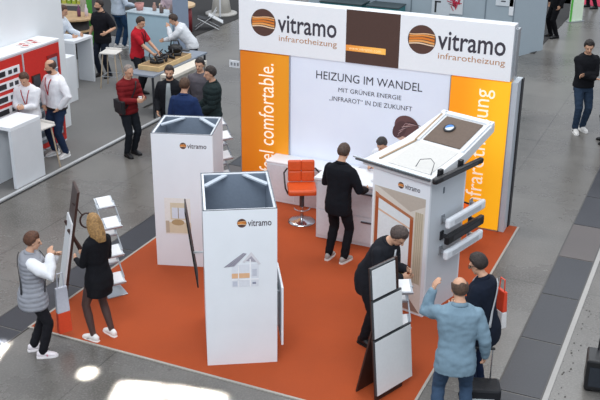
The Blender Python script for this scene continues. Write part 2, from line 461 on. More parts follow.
# ================================================================ MATERIALS OF THE PLACE
def ground_mat(name, c1, c2, c3, rough=(.25, .5), scale=.5, joints=0, fine=40, bump=.05):
    m = bpy.data.materials.new(name); m.use_nodes = True; nt = m.node_tree; N = nt.nodes; L = nt.links; b = N['Principled BSDF']
    tc = N.new('ShaderNodeTexCoord')
    n1 = N.new('ShaderNodeTexNoise'); n1.inputs['Scale'].default_value = scale; n1.inputs['Detail'].default_value = 8; n1.inputs['Roughness'].default_value = .65
    n2 = N.new('ShaderNodeTexNoise'); n2.inputs['Scale'].default_value = fine; n2.inputs['Detail'].default_value = 5
    L.new(tc.outputs['Object'], n1.inputs['Vector']); L.new(tc.outputs['Object'], n2.inputs['Vector'])
    r = N.new('ShaderNodeValToRGB'); r.color_ramp.elements[0].position = .32; r.color_ramp.elements[1].position = .68
    r.color_ramp.elements[0].color = hx(c1)+(1,); r.color_ramp.elements[1].color = hx(c2)+(1,)
    L.new(n1.outputs['Fac'], r.inputs['Fac'])
    mx = N.new('ShaderNodeMixRGB'); mx.blend_type = 'MIX'; mx.inputs[2].default_value = hx(c3)+(1,)
    r2 = N.new('ShaderNodeValToRGB'); r2.color_ramp.elements[0].position = .45; r2.color_ramp.elements[1].position = .75
    r2.color_ramp.elements[1].color = (.5,.5,.5,1)
    L.new(n2.outputs['Fac'], r2.inputs['Fac']); L.new(r2.outputs['Color'], mx.inputs[0]); L.new(r.outputs['Color'], mx.inputs[1])
    col = mx.outputs[0]
    if joints:
        bt = N.new('ShaderNodeTexBrick'); bt.inputs['Scale'].default_value = 1; bt.inputs['Brick Width'].default_value = joints; bt.inputs['Row Height'].default_value = joints
        bt.offset = 0; bt.inputs['Mortar Size'].default_value = .008; bt.inputs['Color1'].default_value = (1,1,1,1); bt.inputs['Color2'].default_value = (.9,.9,.9,1); bt.inputs['Mortar'].default_value = (.6,.6,.6,1)
        L.new(tc.outputs['Object'], bt.inputs['Vector'])
        m2 = N.new('ShaderNodeMixRGB'); m2.blend_type = 'MULTIPLY'; m2.inputs[0].default_value = 1
        L.new(col, m2.inputs[1]); L.new(bt.outputs['Color'], m2.inputs[2]); col = m2.outputs[0]
    L.new(col, b.inputs['Base Color'])
    mr = N.new('ShaderNodeMapRange'); mr.inputs['To Min'].default_value = rough[0]; mr.inputs['To Max'].default_value = rough[1]
    L.new(n1.outputs['Fac'], mr.inputs['Value']); L.new(mr.outputs['Result'], b.inputs['Roughness'])
    bp = N.new('ShaderNodeBump'); bp.inputs['Strength'].default_value = bump; L.new(n2.outputs['Fac'], bp.inputs['Height']); L.new(bp.outputs['Normal'], b.inputs['Normal'])
    return m
M_conc = ground_mat('concrete', '524f4b', '7d7a75', '8e8b86', (.14, .42), .38, 3.0)
M_orange = ground_mat('orange_carpet', 'a04216', 'aa4718', 'b04e1e', (.85, .95), 1.2, 0, 90, .2)
M_grey = ground_mat('grey_carpet', '6b6b69', '71706f', '797876', (.8, .95), 1.0, 0, 90, .2)
M_dark = ground_mat('dark_carpet', '2c2b2b', '333232', '3a3938', (.8, .95), 1.0, 0, 90, .2)
M_plate = ground_mat('duct_plate', '27282e', '303239', '3a3c44', (.3, .45), 1.6, 0, 50)
M_teal = mat('2e7f86', .6)
WH = mat('e8ecf0', .45, var=.02, scale=3); WH2 = mat('d5d9dd', .5, var=.03, scale=3)
ALU = mat('b4b8bc', .35, .8, var=.04); STEEL = mat('c9cbce', .2, 1, var=.03); DK = mat('232428', .5); BLK = mat('131316', .45)
RED = mat('c8281f', .4, var=.05); WOOD = mat('b99a73', .6, var=.2, scale=8); DWOOD = mat('3a241e', .5, var=.25, scale=8)
TXT = mat('3a3a44', .6, var=.02)

# ================================================================ SETTING
def ground(name, x0, x1, y0, y1, z0, z1, m):
    return struct(MB().b2(x0, x1, y0, y1, z0, z1, m).build(name))
ground('floor', -45, 18, -3, 70, -.2, 0, M_conc)
ground('floor_booth_carpet', -7.28, -2.47, 8.14, 13.75, 0, .012, M_orange)
o = MB()
for (a, b, c, d) in ((-7.31, -2.44, 8.11, 8.14), (-7.31, -7.28, 8.14, 13.75), (-2.47, -2.44, 8.14, 13.75)): o.b2(a, b, c, d, 0, .014, mat('a9a49b', .5))
struct(o.build('trim_1'))
ground('floor_neighbour_carpet', -22, -11.0, 4, 19.6, 0, .03, M_grey)
ground('floor_neighbour_carpet', -11.0, -10.33, 4, 16.4, 0, .03, M_grey)
struct(MB().b2(-10.33, -10.27, 4, 16.4, 0, .035, mat('c9cccd', .4, .3)).b2(-10.27, -10.24, 4, 16.4, 0, .012, mat('2c2c2e', .6)).build('trim_2'))
ground('floor_far_carpet', -30, -13.35, 21.75, 45, 0, .012, M_dark)
ground('floor_side_carpet', -9.5, -4.5, 24.9, 34, 0, .012, M_dark)
ground('floor_pink_carpet', -6, 4, 32.0, 40, 0, .012, mat('c0304e', .9))
for i, (x0, x1) in enumerate(((-1.7, -1.22), (-7.78, -7.31))):
    mb = MB(); y = -2.0; k = 0
    while y < 40:
        L_ = 1.25
        mb.b2(x0, x1, y+.012, y+L_-.012, -.01, .006, M_plate if k % 7 != 5 else mat('5b5452', .4)); y += L_; k += 1
    struct(mb.build('floor_duct_cover'))
    mb = MB()
    for xx in (x0-.02, x1+.0): mb.b2(xx, xx+.02, -2, 40, 0, .009, mat('4e4c4a', .5))
    struct(mb.build('trim_%d' % (3+i)))
ground('trim_5', -1.2, -1.14, -2, 40, 0, .01, mat('aaa8a4', .5))
mb = MB()
for i in range(46):
    y = 7.5+random.random()*4.6; x = -1.06+random.gauss(0, .03); r = .004+random.random()*.008
    mb.ell((x, y, .004), (r, r*1.8, .004), mat('4a4743', .8), None, 8, 5)
tag(mb.build('floor_debris'), 'dark crumbs of dirt scattered along the pale seam beside the duct covers', 'dirt', kind='stuff')

# ================================================================ BOOTH BACK WALL
YW = 13.5
w = thing('exhibition_wall', 'white printed exhibition back wall reading HEIZUNG IM WANDEL', 'wall', (0, 0, 0))
MB().b2(-6.21, -3.61, YW-.02, YW+.22, .012, 2.36, mat('dde3ef', .4, var=.02, scale=2, emit=.22)).build('printed_panel', w)  # slight emission added to brighten the print; the panel is no lamp
MB().b2(-7.1, -2.7, YW+.04, YW+.2, .012, 3.1, ALU).build('wall_frame', w)
yy = YW-.022
text('HEIZUNG IM WANDEL', (0, yy, 0), (1,0,0), (0,0,1), (-5.77, -4.04, 2.035, 2.165), TXT, w)
text('MIT GRÜNER ENERGIE', (0, yy, 0), (1,0,0), (0,0,1), (-5.39, -4.36, 1.865, 1.95), TXT, w)
text('„INFRAROT“ IN DIE ZUKUNFT', (0, yy, 0), (1,0,0), (0,0,1), (-5.54, -4.18, 1.70, 1.785), TXT, w)
# printed portrait: a head seen from above with streaked hair, resting on hands
mb = MB(); yp = YW-.024
def disc(mb, cx, cz, rx, rz, m, k, rot=0, n=28):
    pts = []
    for i in range(n):
        a = 2*PI*i/n; x = rx*math.cos(a); z = rz*math.sin(a)
        pts.append((cx+x*math.cos(rot)-z*math.sin(rot), yp-k*.002, cz+x*math.sin(rot)+z*math.cos(rot)))
    mb.poly(pts, m, .001, (0,-1,0))
disc(mb, -4.33, 1.36, .12, .13, mat('d2ac98', .6), 1)
disc(mb, -4.25, 1.46, .20, .17, mat('6b4a48', .6), 2, -.35)
disc(mb, -4.36, 1.40, .10, .15, mat('5a3c3c', .6), 3, -.5)
for i in range(10): disc(mb, -4.33+.022*i, 1.40+.014*i, .15-.006*abs(i-4), .0075, mat(['b99a98', '3f2a2e', 'c9aaa4', '7d5452'][i % 4], .6), 4+i, 1.1-.14*i)
mb.build('printed_portrait', w)

def glow_mat(name, c1, c2, e, axis=0, a=0, b=1):
    m = bpy.data.materials.new(name); m.use_nodes = True; nt = m.node_tree; N = nt.nodes; L = nt.links; bs = N['Principled BSDF']
    tc = N.new('ShaderNodeTexCoord'); sp = N.new('ShaderNodeSeparateXYZ'); mr = N.new('ShaderNodeMapRange')
    mr.inputs['From Min'].default_value = a; mr.inputs['From Max'].default_value = b
    L.new(tc.outputs['Object'], sp.inputs[0]); L.new(sp.outputs[axis], mr.inputs['Value'])
    r = N.new('ShaderNodeValToRGB'); r.color_ramp.elements[0].color = hx(c1)+(1,); r.color_ramp.elements[1].color = hx(c2)+(1,)
    r.color_ramp.interpolation = 'EASE'
    L.new(mr.outputs['Result'], r.inputs['Fac']); L.new(r.outputs['Color'], bs.inputs['Base Color']); L.new(r.outputs['Color'], bs.inputs['Emission Color'])
    bs.inputs['Emission Strength'].default_value = e; bs.inputs['Roughness'].default_value = .5
    return m
for (x0, x1, lab, tx, rect, c1, c2, e) in (
    (-7.1, -6.21, 'orange backlit banner at the left end of the booth wall reading feel comfortable', 'feel comfortable.', (.34, 2.19, 6.49, 6.76), 'e07d10', 'f09a1a', .18),
    (-3.61, -2.70, 'bright yellow-orange backlit banner at the right end of the booth wall reading infrarotheizung', 'infrarotheizung', (.32, 2.21, 2.93, 3.25), 'f0920c', 'ffb91e', .42)):
    b = thing('backlit_banner', lab, 'banner', (0,0,0), 0, None)
    MB().b2(x0+.012, x1-.012, YW-.06, YW+.03, .03, 2.34, glow_mat('glow', c1, c2, e, 0, x0+.1, x1-.1)).build('light_panel', b)
    MB().b2(x0, x0+.012, YW-.065, YW+.03, .012, 2.35, ALU).b2(x1-.012, x1, YW-.065, YW+.22, .012, 2.35, ALU).b2(x0, x1, YW-.065, YW+.03, .012, .03, ALU).build('frame', b)
    # reading upwards: u = +z, v = -x
    text(tx, (0, YW-.062, 0), (0,0,1), (-1,0,0), rect, mat('fff3dc', .5, emit=.35, var=0), b)
MB_ = MB().b2(-2.70, -2.62, YW-.05, YW+.28, .012, 2.36, mat('c2c9cf', .4, var=.03)).b2(-2.62, -2.60, YW+.18, YW+.3, .012, 2.36, DK)
tag(MB_.build('end_post'), 'pale grey end post with dark edge closing the right end of the booth wall', 'post')
hd = thing('fascia_sign', 'long white header box above the booth wall with two vitramo infrarotheizung logos', 'sign', (0,0,0))
YH = 13.44
MB().b2(-7.10, -2.74, YH+.012, YH+.24, 2.36, 3.17, WH2).build('header_box', hd, bevel=.006)
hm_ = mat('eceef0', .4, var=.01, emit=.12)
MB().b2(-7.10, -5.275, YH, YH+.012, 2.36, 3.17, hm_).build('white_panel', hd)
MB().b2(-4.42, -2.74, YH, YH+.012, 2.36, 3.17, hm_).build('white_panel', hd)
MB().b2(-5.275, -4.42, YH, YH+.012, 2.36, 3.17, mat('543c33', .4, var=.05)).build('brown_panel', hd)
MB().b2(-5.27, -4.63, YH-.006, YH, 2.545, 2.635, glow_mat('strip', 'd98a3a', 'f2b455', .35, 0, -5.3, -4.7)).build('orange_strip', hd)
text('www.vitramo.com', (0, YH-.006, 0), (1,0,0), (0,0,1), (-5.22, -4.70, 2.565, 2.615), mat('f6d9a0', .5, emit=.3), hd)
SUBC = mat('c08a5e', .5, var=0)
for cx, x0, x1, dz in ((-6.67, -6.42, -5.43, 0), (-4.08, -3.84, -2.84, .01)):
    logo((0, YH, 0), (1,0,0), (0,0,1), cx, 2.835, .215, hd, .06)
    text('vitramo', (0, YH, 0), (1,0,0), (0,0,1), (x0, x1, 2.71+dz, 2.985+dz), mat('3e3a44', .5, var=0), hd, bold=.012)
    text('infrarotheizung', (0, YH, 0), (1,0,0), (0,0,1), (x0+.02, x1+.01, 2.545+dz, 2.665+dz), SUBC, hd)

# ================================================================ DISPLAY TOWERS
def tower(label, loc, rz, W, D, H, logo_r, logo_z, dark=True):
    t = thing('display_tower', label, 'display tower', loc, rz)
    th = .035
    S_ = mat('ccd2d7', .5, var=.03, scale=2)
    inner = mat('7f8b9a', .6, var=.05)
    MB().b2(0, W, 0, th, .012, H, WH).build('front_panel', t)
    MB().b2(0, W, D-th, D, .012, H, WH).build('back_panel', t)
    MB().b2(0, th, th, D-th, .012, H, WH).build('side_panel', t)
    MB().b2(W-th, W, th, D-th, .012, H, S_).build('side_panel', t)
    m = MB()
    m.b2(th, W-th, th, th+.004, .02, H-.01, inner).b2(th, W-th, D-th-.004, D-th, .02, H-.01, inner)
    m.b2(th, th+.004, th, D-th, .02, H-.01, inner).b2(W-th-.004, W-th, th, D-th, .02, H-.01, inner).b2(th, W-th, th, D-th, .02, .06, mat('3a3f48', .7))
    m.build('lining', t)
    m = MB(); c = .26
    for (cx, cy, sx, sy) in ((th, D-th, 1, -1), (W-th, D-th, -1, -1)):
        p0 = V((cx, cy+sy*c*1.3, H-.03)); p1 = V((cx+sx*c, cy, H-.03)); n = V((0,0,1)).cross(p1-p0).normalized()*.03
        m.poly([p0-n, p1-n, p1+n, p0+n], mat('b9c3cd', .5), .018, (0,0,1))
    m.build('corner_brace', t)
    m = MB()
    for (a, b, cc, d) in ((0, W, 0, .012), (0, .012, 0, D), (W-.012, W, 0, D), (0, W, D-.012, D)): m.b2(a, b, cc, d, H, H+.006, mat('6a7078', .4, .5))
    m.build('edge_trim', t)
    r = logo_r
    if r: 
        logo((0, 0, 0), (1,0,0), (0,0,1), W*.52, logo_z, r, t)
        text('vitramo', (0, 0, 0), (1,0,0), (0,0,1), (W*.52+r*1.25, W*.52+r*1.25+.26, logo_z-r*.75, logo_z+r*.7), mat('4a4048', .5), t, bold=.01)
    return t
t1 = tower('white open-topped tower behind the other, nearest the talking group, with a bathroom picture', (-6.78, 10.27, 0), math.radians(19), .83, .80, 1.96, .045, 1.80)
# bathroom print (washstand below a window)
m = MB(); P = lambda x, z, k: (x, -.001*k-.001, z)
def quad(m, x0, x1, z0, z1, mt, k): m.poly([P(x0, z0, k), P(x1, z0, k), P(x1, z1, k), P(x0, z1, k)], mt, .001, (0,-1,0))
quad(m, .14, .50, .50, 1.04, mat('e9e7e1', .6), 1)
quad(m, .22, .44, .72, .97, mat('d8ccb2', .6), 2); quad(m, .24, .42, .74, .90, mat('d9e0ea', .6), 3); quad(m, .325, .335, .74, .90, mat('8d7a5e', .6), 4)
quad(m, .15, .50, .52, .68, mat('d9ccb0', .6), 2); m.poly([P(.22+.09*math.cos(a)+.1, .68+.045*math.sin(a), 4) for a in [i*PI/8 for i in range(16)]], mat('b59b71', .6), .001, (0,-1,0))
quad(m, .15, .20, .52, .70, mat('bcae9a', .6), 5)
m.build('printed_picture', t1)
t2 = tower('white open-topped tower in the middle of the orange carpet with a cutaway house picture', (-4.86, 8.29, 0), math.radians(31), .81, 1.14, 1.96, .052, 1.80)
m = MB()
m.poly([P(.21, 1.27, 2), P(.33, 1.28, 2), P(.47, 1.43, 2), P(.43, 1.44, 2)], mat('8f8c98', .6), .001, (0,-1,0))
for i in range(3): m.poly([P(.245+.035*i, 1.275, 3), P(.25+.035*i, 1.275, 3), P(.435+.012*i, 1.435, 3), P(.43+.012*i, 1.435, 3)], mat('b6b4be', .6), .001, (0,-1,0))
m.poly([P(.42, 1.33, 3), P(.52, 1.45, 3), P(.625, 1.30, 3), P(.60, 1.29, 3), P(.52, 1.40, 3), P(.44, 1.32, 3)], mat('d8d6da', .6), .001, (0,-1,0))
m.poly([P(.46, 1.34, 2), P(.52, 1.42, 2), P(.60, 1.32, 2)], mat('aaa6b0', .6), .001, (0,-1,0))
quad(m, .30, .60, 1.02, 1.30, mat('dde0e6', .6), 1)
quad(m, .30, .50, 1.13, 1.19, mat('e2b48c', .6), 3); quad(m, .37, .38, 1.02, 1.28, mat('f0f0f2', .6), 4)
quad(m, .30, .60, 1.105, 1.12, mat('f4f4f6', .6), 4); quad(m, .50, .515, 1.02, 1.36, mat('f4f4f6', .6), 5)
quad(m, .53, .58, 1.15, 1.24, mat('c5c8d2', .6), 3); quad(m, .53, .57, 1.05, 1.075, mat('8c90a0', .6), 3); quad(m, .31, .36, 1.03, 1.09, mat('c3c7d3', .6), 3)
m.build('printed_picture', t2)
# heaters hung on its sides
def loc2w(t, p): return t.matrix_basis @ V(p)
bpy.context.view_layer.update()
h = thing('infrared_panel', 'thin black heating panel tilted out from the left side of the middle tower', 'heating panel', loc2w(t2, (-.035, .95, .77)), math.radians(31))
M_ = Matrix.Rotation(-.12, 3, 'Y')
MB().box((-.10, -.22, .47), (.016, .42, .98), BLK, M_).build('panel', h, bevel=.006)
MB().box((-.02, -.22, .35), (.13, .02, .02), WH).build('bracket', h)
h = thing('infrared_panel', 'thin white heating panel fixed to the right side of the middle tower', 'heating panel', loc2w(t2, (.81, .02, .22)), math.radians(31))
MB().b2(.05, .075, 0, .65, 0, .75, WH).build('panel', h, bevel=.005)
MB().b2(.0, .05, .2, .25, .15, .6, ALU).build('bracket', h); MB().b2(.0, .05, .4, .45, .15, .6, ALU).build('bracket', h)

# tower 3 with photo print
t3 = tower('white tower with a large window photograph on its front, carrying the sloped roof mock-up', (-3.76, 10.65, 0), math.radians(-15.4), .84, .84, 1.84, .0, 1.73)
m = MB()
quad(m, .03, .79, .04, 1.62, mat('d9d2c6', .6), 1)
m.poly([P(.03, 1.62, 2), P(.79, 1.62, 2), P(.79, 1.52, 2), P(.58, 1.40, 2), P(.12, 1.60, 2)], mat('bdb2a4', .6), .001, (0,-1,0))
m.poly([P(.07, .25, 2), P(.60, .45, 2), P(.60, 1.33, 2), P(.07, 1.52, 2)], mat('e2e8e9', .6), .001, (0,-1,0))
m.poly([P(.05, .2, 3), P(.10, .2, 3), P(.10, 1.52, 3), P(.05, 1.54, 3)], mat('a7552c', .6), .001, (0,-1,0))
m.poly([P(.05, 1.48, 4), P(.63, 1.295, 4), P(.63, 1.335, 4), P(.05, 1.53, 4)], mat('b5744e', .6), .001, (0,-1,0))
m.poly([P(.10, 1.30, 4), P(.58, 1.165, 4), P(.58, 1.185, 4), P(.10, 1.325, 4)], mat('dcb79b', .6), .001, (0,-1,0))
m.poly([P(.58, .5, 3), P(.63, .5, 3), P(.63, 1.33, 3), P(.58, 1.34, 3)], mat('a7552c', .6), .001, (0,-1,0))
quad(m, .65, .77, .45, 1.42, mat('c8bda6', .6), 3)
for i in range(4): quad(m, .665+.028*i, .672+.028*i, .45, 1.42, mat('a89c84', .6), 4)
m.poly([P(.05, .05, 3), P(.79, .05, 3), P(.79, .42, 3), P(.45, .52, 3), P(.05, .30, 3)], mat('e2ddd3', .6), .001, (0,-1,0))
m.poly([P(.30, .05, 4), P(.79, .05, 4), P(.60, .24, 4)], mat('9a7f70', .6), .001, (0,-1,0))
for i in range(14):
    a = -.9+i*.14; x0, z0 = .47, .50; L_ = .09+.05*((i*7) % 3)/2
    m.poly([P(x0, z0, 5), P(x0+L_*math.sin(a)*.6-.012, z0+L_*math.cos(a)*.6, 5), P(x0+L_*math.sin(a), z0+L_*math.cos(a), 5), P(x0+L_*math.sin(a)*.6+.012, z0+L_*math.cos(a)*.6, 5)], mat(['8c9a4e', 'b5b35a', '6d7f45'][i % 3], .6), .001, (0,-1,0))
m.build('printed_picture', t3)
logo((0,0,0), (1,0,0), (0,0,1), .42, 1.71, .043, t3)
text('vitramo', (0,0,0), (1,0,0), (0,0,1), (.48, .70, 1.68, 1.745), mat('4a4048', .5), t3, bold=.01)
# small emblem on the right face
m = MB(); m.b2(.84, .843, .30, .335, 1.62, 1.70, mat('55606a', .5)); m.build('emblem', t3)

# roof mock-up
rm = thing('roof_mockup', 'white sloped attic roof mock-up with brown inset panel lying on the right tower', 'model', (-2.93, 10.36, 1.85), math.radians(-17.5))
# local: x to the left is negative; y into depth
prof_s = [(0, .07), (.70, .20), (1.38, .44)]
bot_s = [(0, 0.0), (.70, .06), (1.38, .33)]
wl = lambda s: -(1.03-.24*s/1.38)
W3 = mat('dfe1e2', .5, var=.03, scale=3)
m = MB()
s_ = [0, .70, 1.38]
def lerp(tab, s):
    for i in range(len(tab)-1):
        if s <= tab[i+1][0]+1e-9: 
            t = (s-tab[i][0])/(tab[i+1][0]-tab[i][0]); return tab[i][1]+(tab[i+1][1]-tab[i][1])*t
    return tab[-1][1]
R_ = [[V((wl(s), s, lerp(bot_s, s))), V((0, s, lerp(bot_s, s))), V((0, s, lerp(prof_s, s))), V((wl(s), s, lerp(prof_s, s)))] for s in s_]
m.rings(R_, W3); m.build('sloped_body', rm, bevel=.006)
zt = lambda s: lerp(prof_s, s)
def strip(xa, xb, s0, s1, mt, k=.004, th=.01, xa1=None, xb1=None):
    xa1 = xa if xa1 is None else xa1; xb1 = xb if xb1 is None else xb1
    m = MB(); m.poly([(xa, s0, zt(s0)+k), (xb, s0, zt(s0)+k), (xb1, s1, zt(s1)+k), (xa1, s1, zt(s1)+k)], mt, th, (0,0,1)); return m
strip(-.66, -.11, .76, 1.28, mat('5f4e42', .6, var=.1)).build('brown_panel', rm)
strip(-.70, -.08, .08, .70, mat('cdccc8', .6), .003, .004).build('trough_shade', rm)  # darker sheet: shade of the recessed trough put into the colour
strip(-.86, -.835, .10, .70, mat('a58d72', .6), .006, .012, -.75, -.725).build('wood_batten', rm)
strip(-.75, -.725, .70, 1.28, mat('a58d72', .6), .012, .02).build('wood_batten', rm)
for xx in (-.03, -.70, ): strip(xx-.03, xx, .72, 1.36, WH, .004, .022).build('frame_rail', rm)
strip(-.78, 0, 1.31, 1.37, WH, .004, .022).build('frame_rail', rm)
m = MB(); m.tube([(-.34, .16, .105), (-.30, .19, .20), (-.18, .24, .225), (-.10, .20, .20), (-.06, .08, .09)], .005, mat('4a4d52', .4), 6); m.build('cable', rm)
c_ = V((-.47, 1.06, zt(1.06)+.022)); 
m = MB(); m.tube([c_+V((.068*math.cos(a), .068*math.sin(a), .024*math.sin(a))) for a in [2*PI*i/24 for i in range(25)]], .013, DK, 8, False); m.build('round_knob', rm)
m = MB(); m.poly([c_+V((.055*math.cos(a), .055*math.sin(a), .02*math.sin(a)+.004)) for a in [PI*.2+PI*i/12 for i in range(13)]], mat('3f7fc4', .4), .008, (0,0,1))
m.poly([c_+V((.055*math.cos(a), .055*math.sin(a), .02*math.sin(a)+.004)) for a in [PI*1.2+PI*i/12 for i in range(13)]], mat('dce4ea', .4), .008, (0,0,1)); m.build('disc', rm)
# glass/metal rail along the front
m = MB(); m.tube([(-1.16, -.03, .085), (.0, -.03, .085)], .012, mat('aab4b8', .25, .6), 8); m.tube([(-1.12, -.03, .06), (.0, -.03, .06)], .012, mat('5a6468', .3, .5), 8)
for i in range(9): m.box((-.62+.05*i, -.035, .072), (.03, .02, .03), mat('6f777b', .4, .5))
m.build('front_rail', rm)

def bar_heater(label, base, rz, L_, hh, col, tilt=0, name='bar_heater', arm=.1, face=None):
    h = thing(name, label, 'heater', base, rz)
    M_ = Matrix.Rotation(tilt, 3, 'Y')
    m = MB(); r = hh/2
    # stadium-like long body
    pts = [(.0, -L_/2)]
    m.box((arm+.035, L_/2, 0), (.07, L_, hh), col, M_); m.build('body', h, bevel=.025)
    m = MB(); m.box((arm+.035, L_/2, 0), (.074, L_*.72, hh*.45), face or mat('c2c6ca', .35), M_); m.build('grille', h)
    for y in (.12*L_, .88*L_) if L_ < 1 else (.2*L_, .62*L_):
        m = MB(); m.box((arm/2, y, .0), (arm, .035, hh*.35), DK if col is BLK else ALU); m.box((.008, y, 0), (.016, .07, hh*.9), DK if col is BLK else ALU); m.build('bracket', h)
    return h
R154 = math.radians(-15.4)
for z, lab, col, fc in ((1.27, 'white bar heater, topmost of three on the side of the right tower', WH, None), (1.05, 'black bar heater between two white ones on the side of the right tower', BLK, mat('2e3034', .3)), (.84, 'white bar heater, lowest of three on the side of the right tower', WH, None)):
    p = loc2w(t3, (.84, .22, z)); bar_heater(lab, p, R154, .90, .13, col, face=fc)
tl = rm.matrix_basis @ V((0.0, -.06, .075))
bar_ = bar_heater('long black bar heater on two brackets along the right edge of the roof mock-up', tl, math.radians(-17.5), 1.06, .075, BLK, face=mat('3a3c40', .35), arm=.045)
for y in (.22, .66):
    MB().box((.02, y, .055), (.05, .07, .07), BLK).build('mounting_plate', bar_, bevel=.008)

# ================================================================ EASELS
e = thing('display_easel', 'dark wooden easel board carrying three white panels at the front of the booth', 'easel', (-2.82, 8.41, .012), math.atan2(.56, .22))
# local x along the panels, +y leaning back
def slab(m, x0, x1, z0, z1, off, th, mt, lean=.105):
    f = lambda x, z, o_: (x, lean*z+o_, z)
    m.rings([[V(f(x0, z0, off)), V(f(x1, z0, off)), V(f(x1, z1, off)), V(f(x0, z1, off))], [V(f(x0, z0, off+th)), V(f(x1, z0, off+th)), V(f(x1, z1, off+th)), V(f(x0, z1, off+th))]], mt); return m
slab(MB(), .012, .46, 0, 1.56, .03, .02, DWOOD).build('front_board', e)
slab(MB(), .0, .36, 0, .85, .30, .02, DWOOD, lean=-.22).build('back_board', e)
for (x1, z0, z1) in ((.60, .08, .74), (.47, .76, 1.20), (.38, 1.22, 1.57)):
    f = slab(MB(), .0, x1, z0, z1, 0, .022, mat('3b3e42', .4)).build('panel_frame', e)
    slab(MB(), .010, x1-.002, z0+.002, z1-.018, -.004, .008, mat('e9ecec', .35, var=.02)).build('white_panel', f)
e = thing('display_easel', 'tall dark easel with a white sheet seen edge-on beside the blonde woman', 'easel', (-7.24, 8.80, .012), math.atan2(.72, -.70))
# local x into depth, local -y = towards +X
def slab2(m, x0, x1, z0, z1, off, th, mt, lean): return slab(m, x0, x1, z0, z1, off, th, mt, -lean)
slab2(MB(), 0, .42, .02, 1.52, 0, .03, DWOOD, .19).build('board', e)
slab2(MB(), 0.0, .42, .05, 1.10, .035, .02, mat('dfe2e4', .4), .19).build('white_panel', e)
m = MB(); m.tube([(.06, -.12, 1.0), (.06, -.36, .5), (.06, -.46, .02)], .022, DWOOD, 8); m.tube([(.36, -.12, 1.0), (.36, -.46, .02)], .022, DWOOD, 8); m.build('support_leg', e)
m = MB(); m.tube([(.1+.0, -.36+.085*math.cos(a), 1.09+.10*math.sin(a)) for a in [2*PI*i/24 for i in range(25)]], .012, DWOOD, 8, False)
m.tube([(.1, -.30, 1.18), (.1, -.2, 1.35)], .008, DWOOD, 6); m.build('ring', e)

# ================================================================ BROCHURE RACKS
def rack(label, loc, rz, levels, H, gr, col='a9afb5', tray=None, k_=.70):
    tray = tray or mat('b2b8be', .35, .2)
    r = thing('brochure_rack', label, 'brochure rack', loc, rz)
    m = MB(); zz = .03; pts = []
    w_ = .13*k_/.75
    step = (H-.1)/levels
    fr = mat(col, .3, .5)
    for i in range(levels+1):
        z = .04+step*i; x = .11 if i % 2 else -.11
        pts.append((x, z))
    for s_ in (-w_, w_):
        m.tube([(x, s_, z) for x, z in pts], .010, fr, 6, False)
    for x, z in pts: m.tube([(x, -w_, z), (x, w_, z)], .010, fr, 6)
    m.build('frame', r)
    MB().b2(-.17, .17, -.14, .14, .0, .015, fr).build('base', r, bevel=.004)
    for i in range(1, levels+1):
        x, z = pts[i]; sg = 1 if x > 0 else -1
        M_ = Matrix.Rotation(.55*1, 3, 'Y')
        MB().box((x, 0, z), (.19, .23, .008), tray, M_).box((x+.085, 0, z-.038), (.010, .23, .04), tray, M_).build('tray', r)
        b = tag(MB().box((x, 0, z+.014), (.16, .18, .010), mat('e9e9ea', .5), M_).box((x-.01, 0, z+.021), (.11, .13, .003), mat(['b9bcc4', 'c7b7a2', '9fa8b2'][i % 3], .5), M_).build('brochure'), gr[0], 'brochure', gr[1])
        b.location = loc; b.rotation_euler = (0, 0, rz)
    return r
rack('silver zigzag brochure rack standing behind the blonde woman', (-6.88, 9.34, .012), math.radians(-35), 6, 1.30, ('brochures lying in the zigzag rack behind the blonde woman', 'brochures in the rack by the blonde woman'))
rack('silver zigzag brochure rack behind the three-panel easel', (-2.86, 9.12, .012), math.radians(-60), 5, 1.20, ('brochures lying in the zigzag rack behind the three-panel easel', 'brochures in the rack behind the easel'))
rack('zigzag brochure rack with dark frame between the back tower and the orange banner', (-7.42, 13.35, .0), math.radians(-35), 6, 1.15, ('brochures in the rack between back tower and left orange banner', 'brochures in the rack by the left banner'), '7c8086', mat('aeb3ba', .4))

# ================================================================ BOOTH FURNITURE
m = thing('low_cabinet', 'low white cabinet against the wall behind the orange swivel chair', 'cabinet', (-6.44, 13.06, .012))
MB().b2(0, 1.45, 0, .40, 0, .66, WH).build('carcass', m, bevel=.006)
MB().b2(-.01, 1.46, -.01, .40, .66, .685, WH).build('top', m, bevel=.004)
for i in range(3): 
    d = MB().b2(.015+i*.48, .475+i*.48, -.012, 0, .05, .64, mat('dcdfe3', .4)).build('door', m)
c = thing('counter', 'white reception counter the suited man leans over', 'counter', (-5.14, 12.08, .012))
MB().b2(0, 1.1, 0, .55, 0, .93, mat('cfd2d6', .5)).build('carcass', c, bevel=.005)
MB().b2(-.03, 1.13, -.03, .60, .93, .97, WH).build('worktop', c, bevel=.005)
for i in range(2):
    for j, (z0, z1) in enumerate(((.06, .46), (.48, .9))):
        d = MB().b2(.03+i*.52, .53+i*.52, -.014, 0, z0, z1, mat('d6d9dd', .45)).build('door', c)
        MB().b2(.2+i*.52, .36+i*.52, -.035, -.014, z1-.08, z1-.06, mat('70757c', .3, .8)).build('handle', d)
tag(MB().box((-5.02, 12.3, .988), (.22, .31, .006), WH, Matrix.Rotation(.3, 3, 'Z')).build('paper_sheet'), 'white paper sheet on the left end of the reception counter', 'paper')
tag(MB().box((-4.2, 12.35, 1.0), (.24, .32, .03), mat('dfe0e3', .5), Matrix.Rotation(-.2, 3, 'Z')).build('folder'), 'white folder on the right end of the reception counter', 'folder')

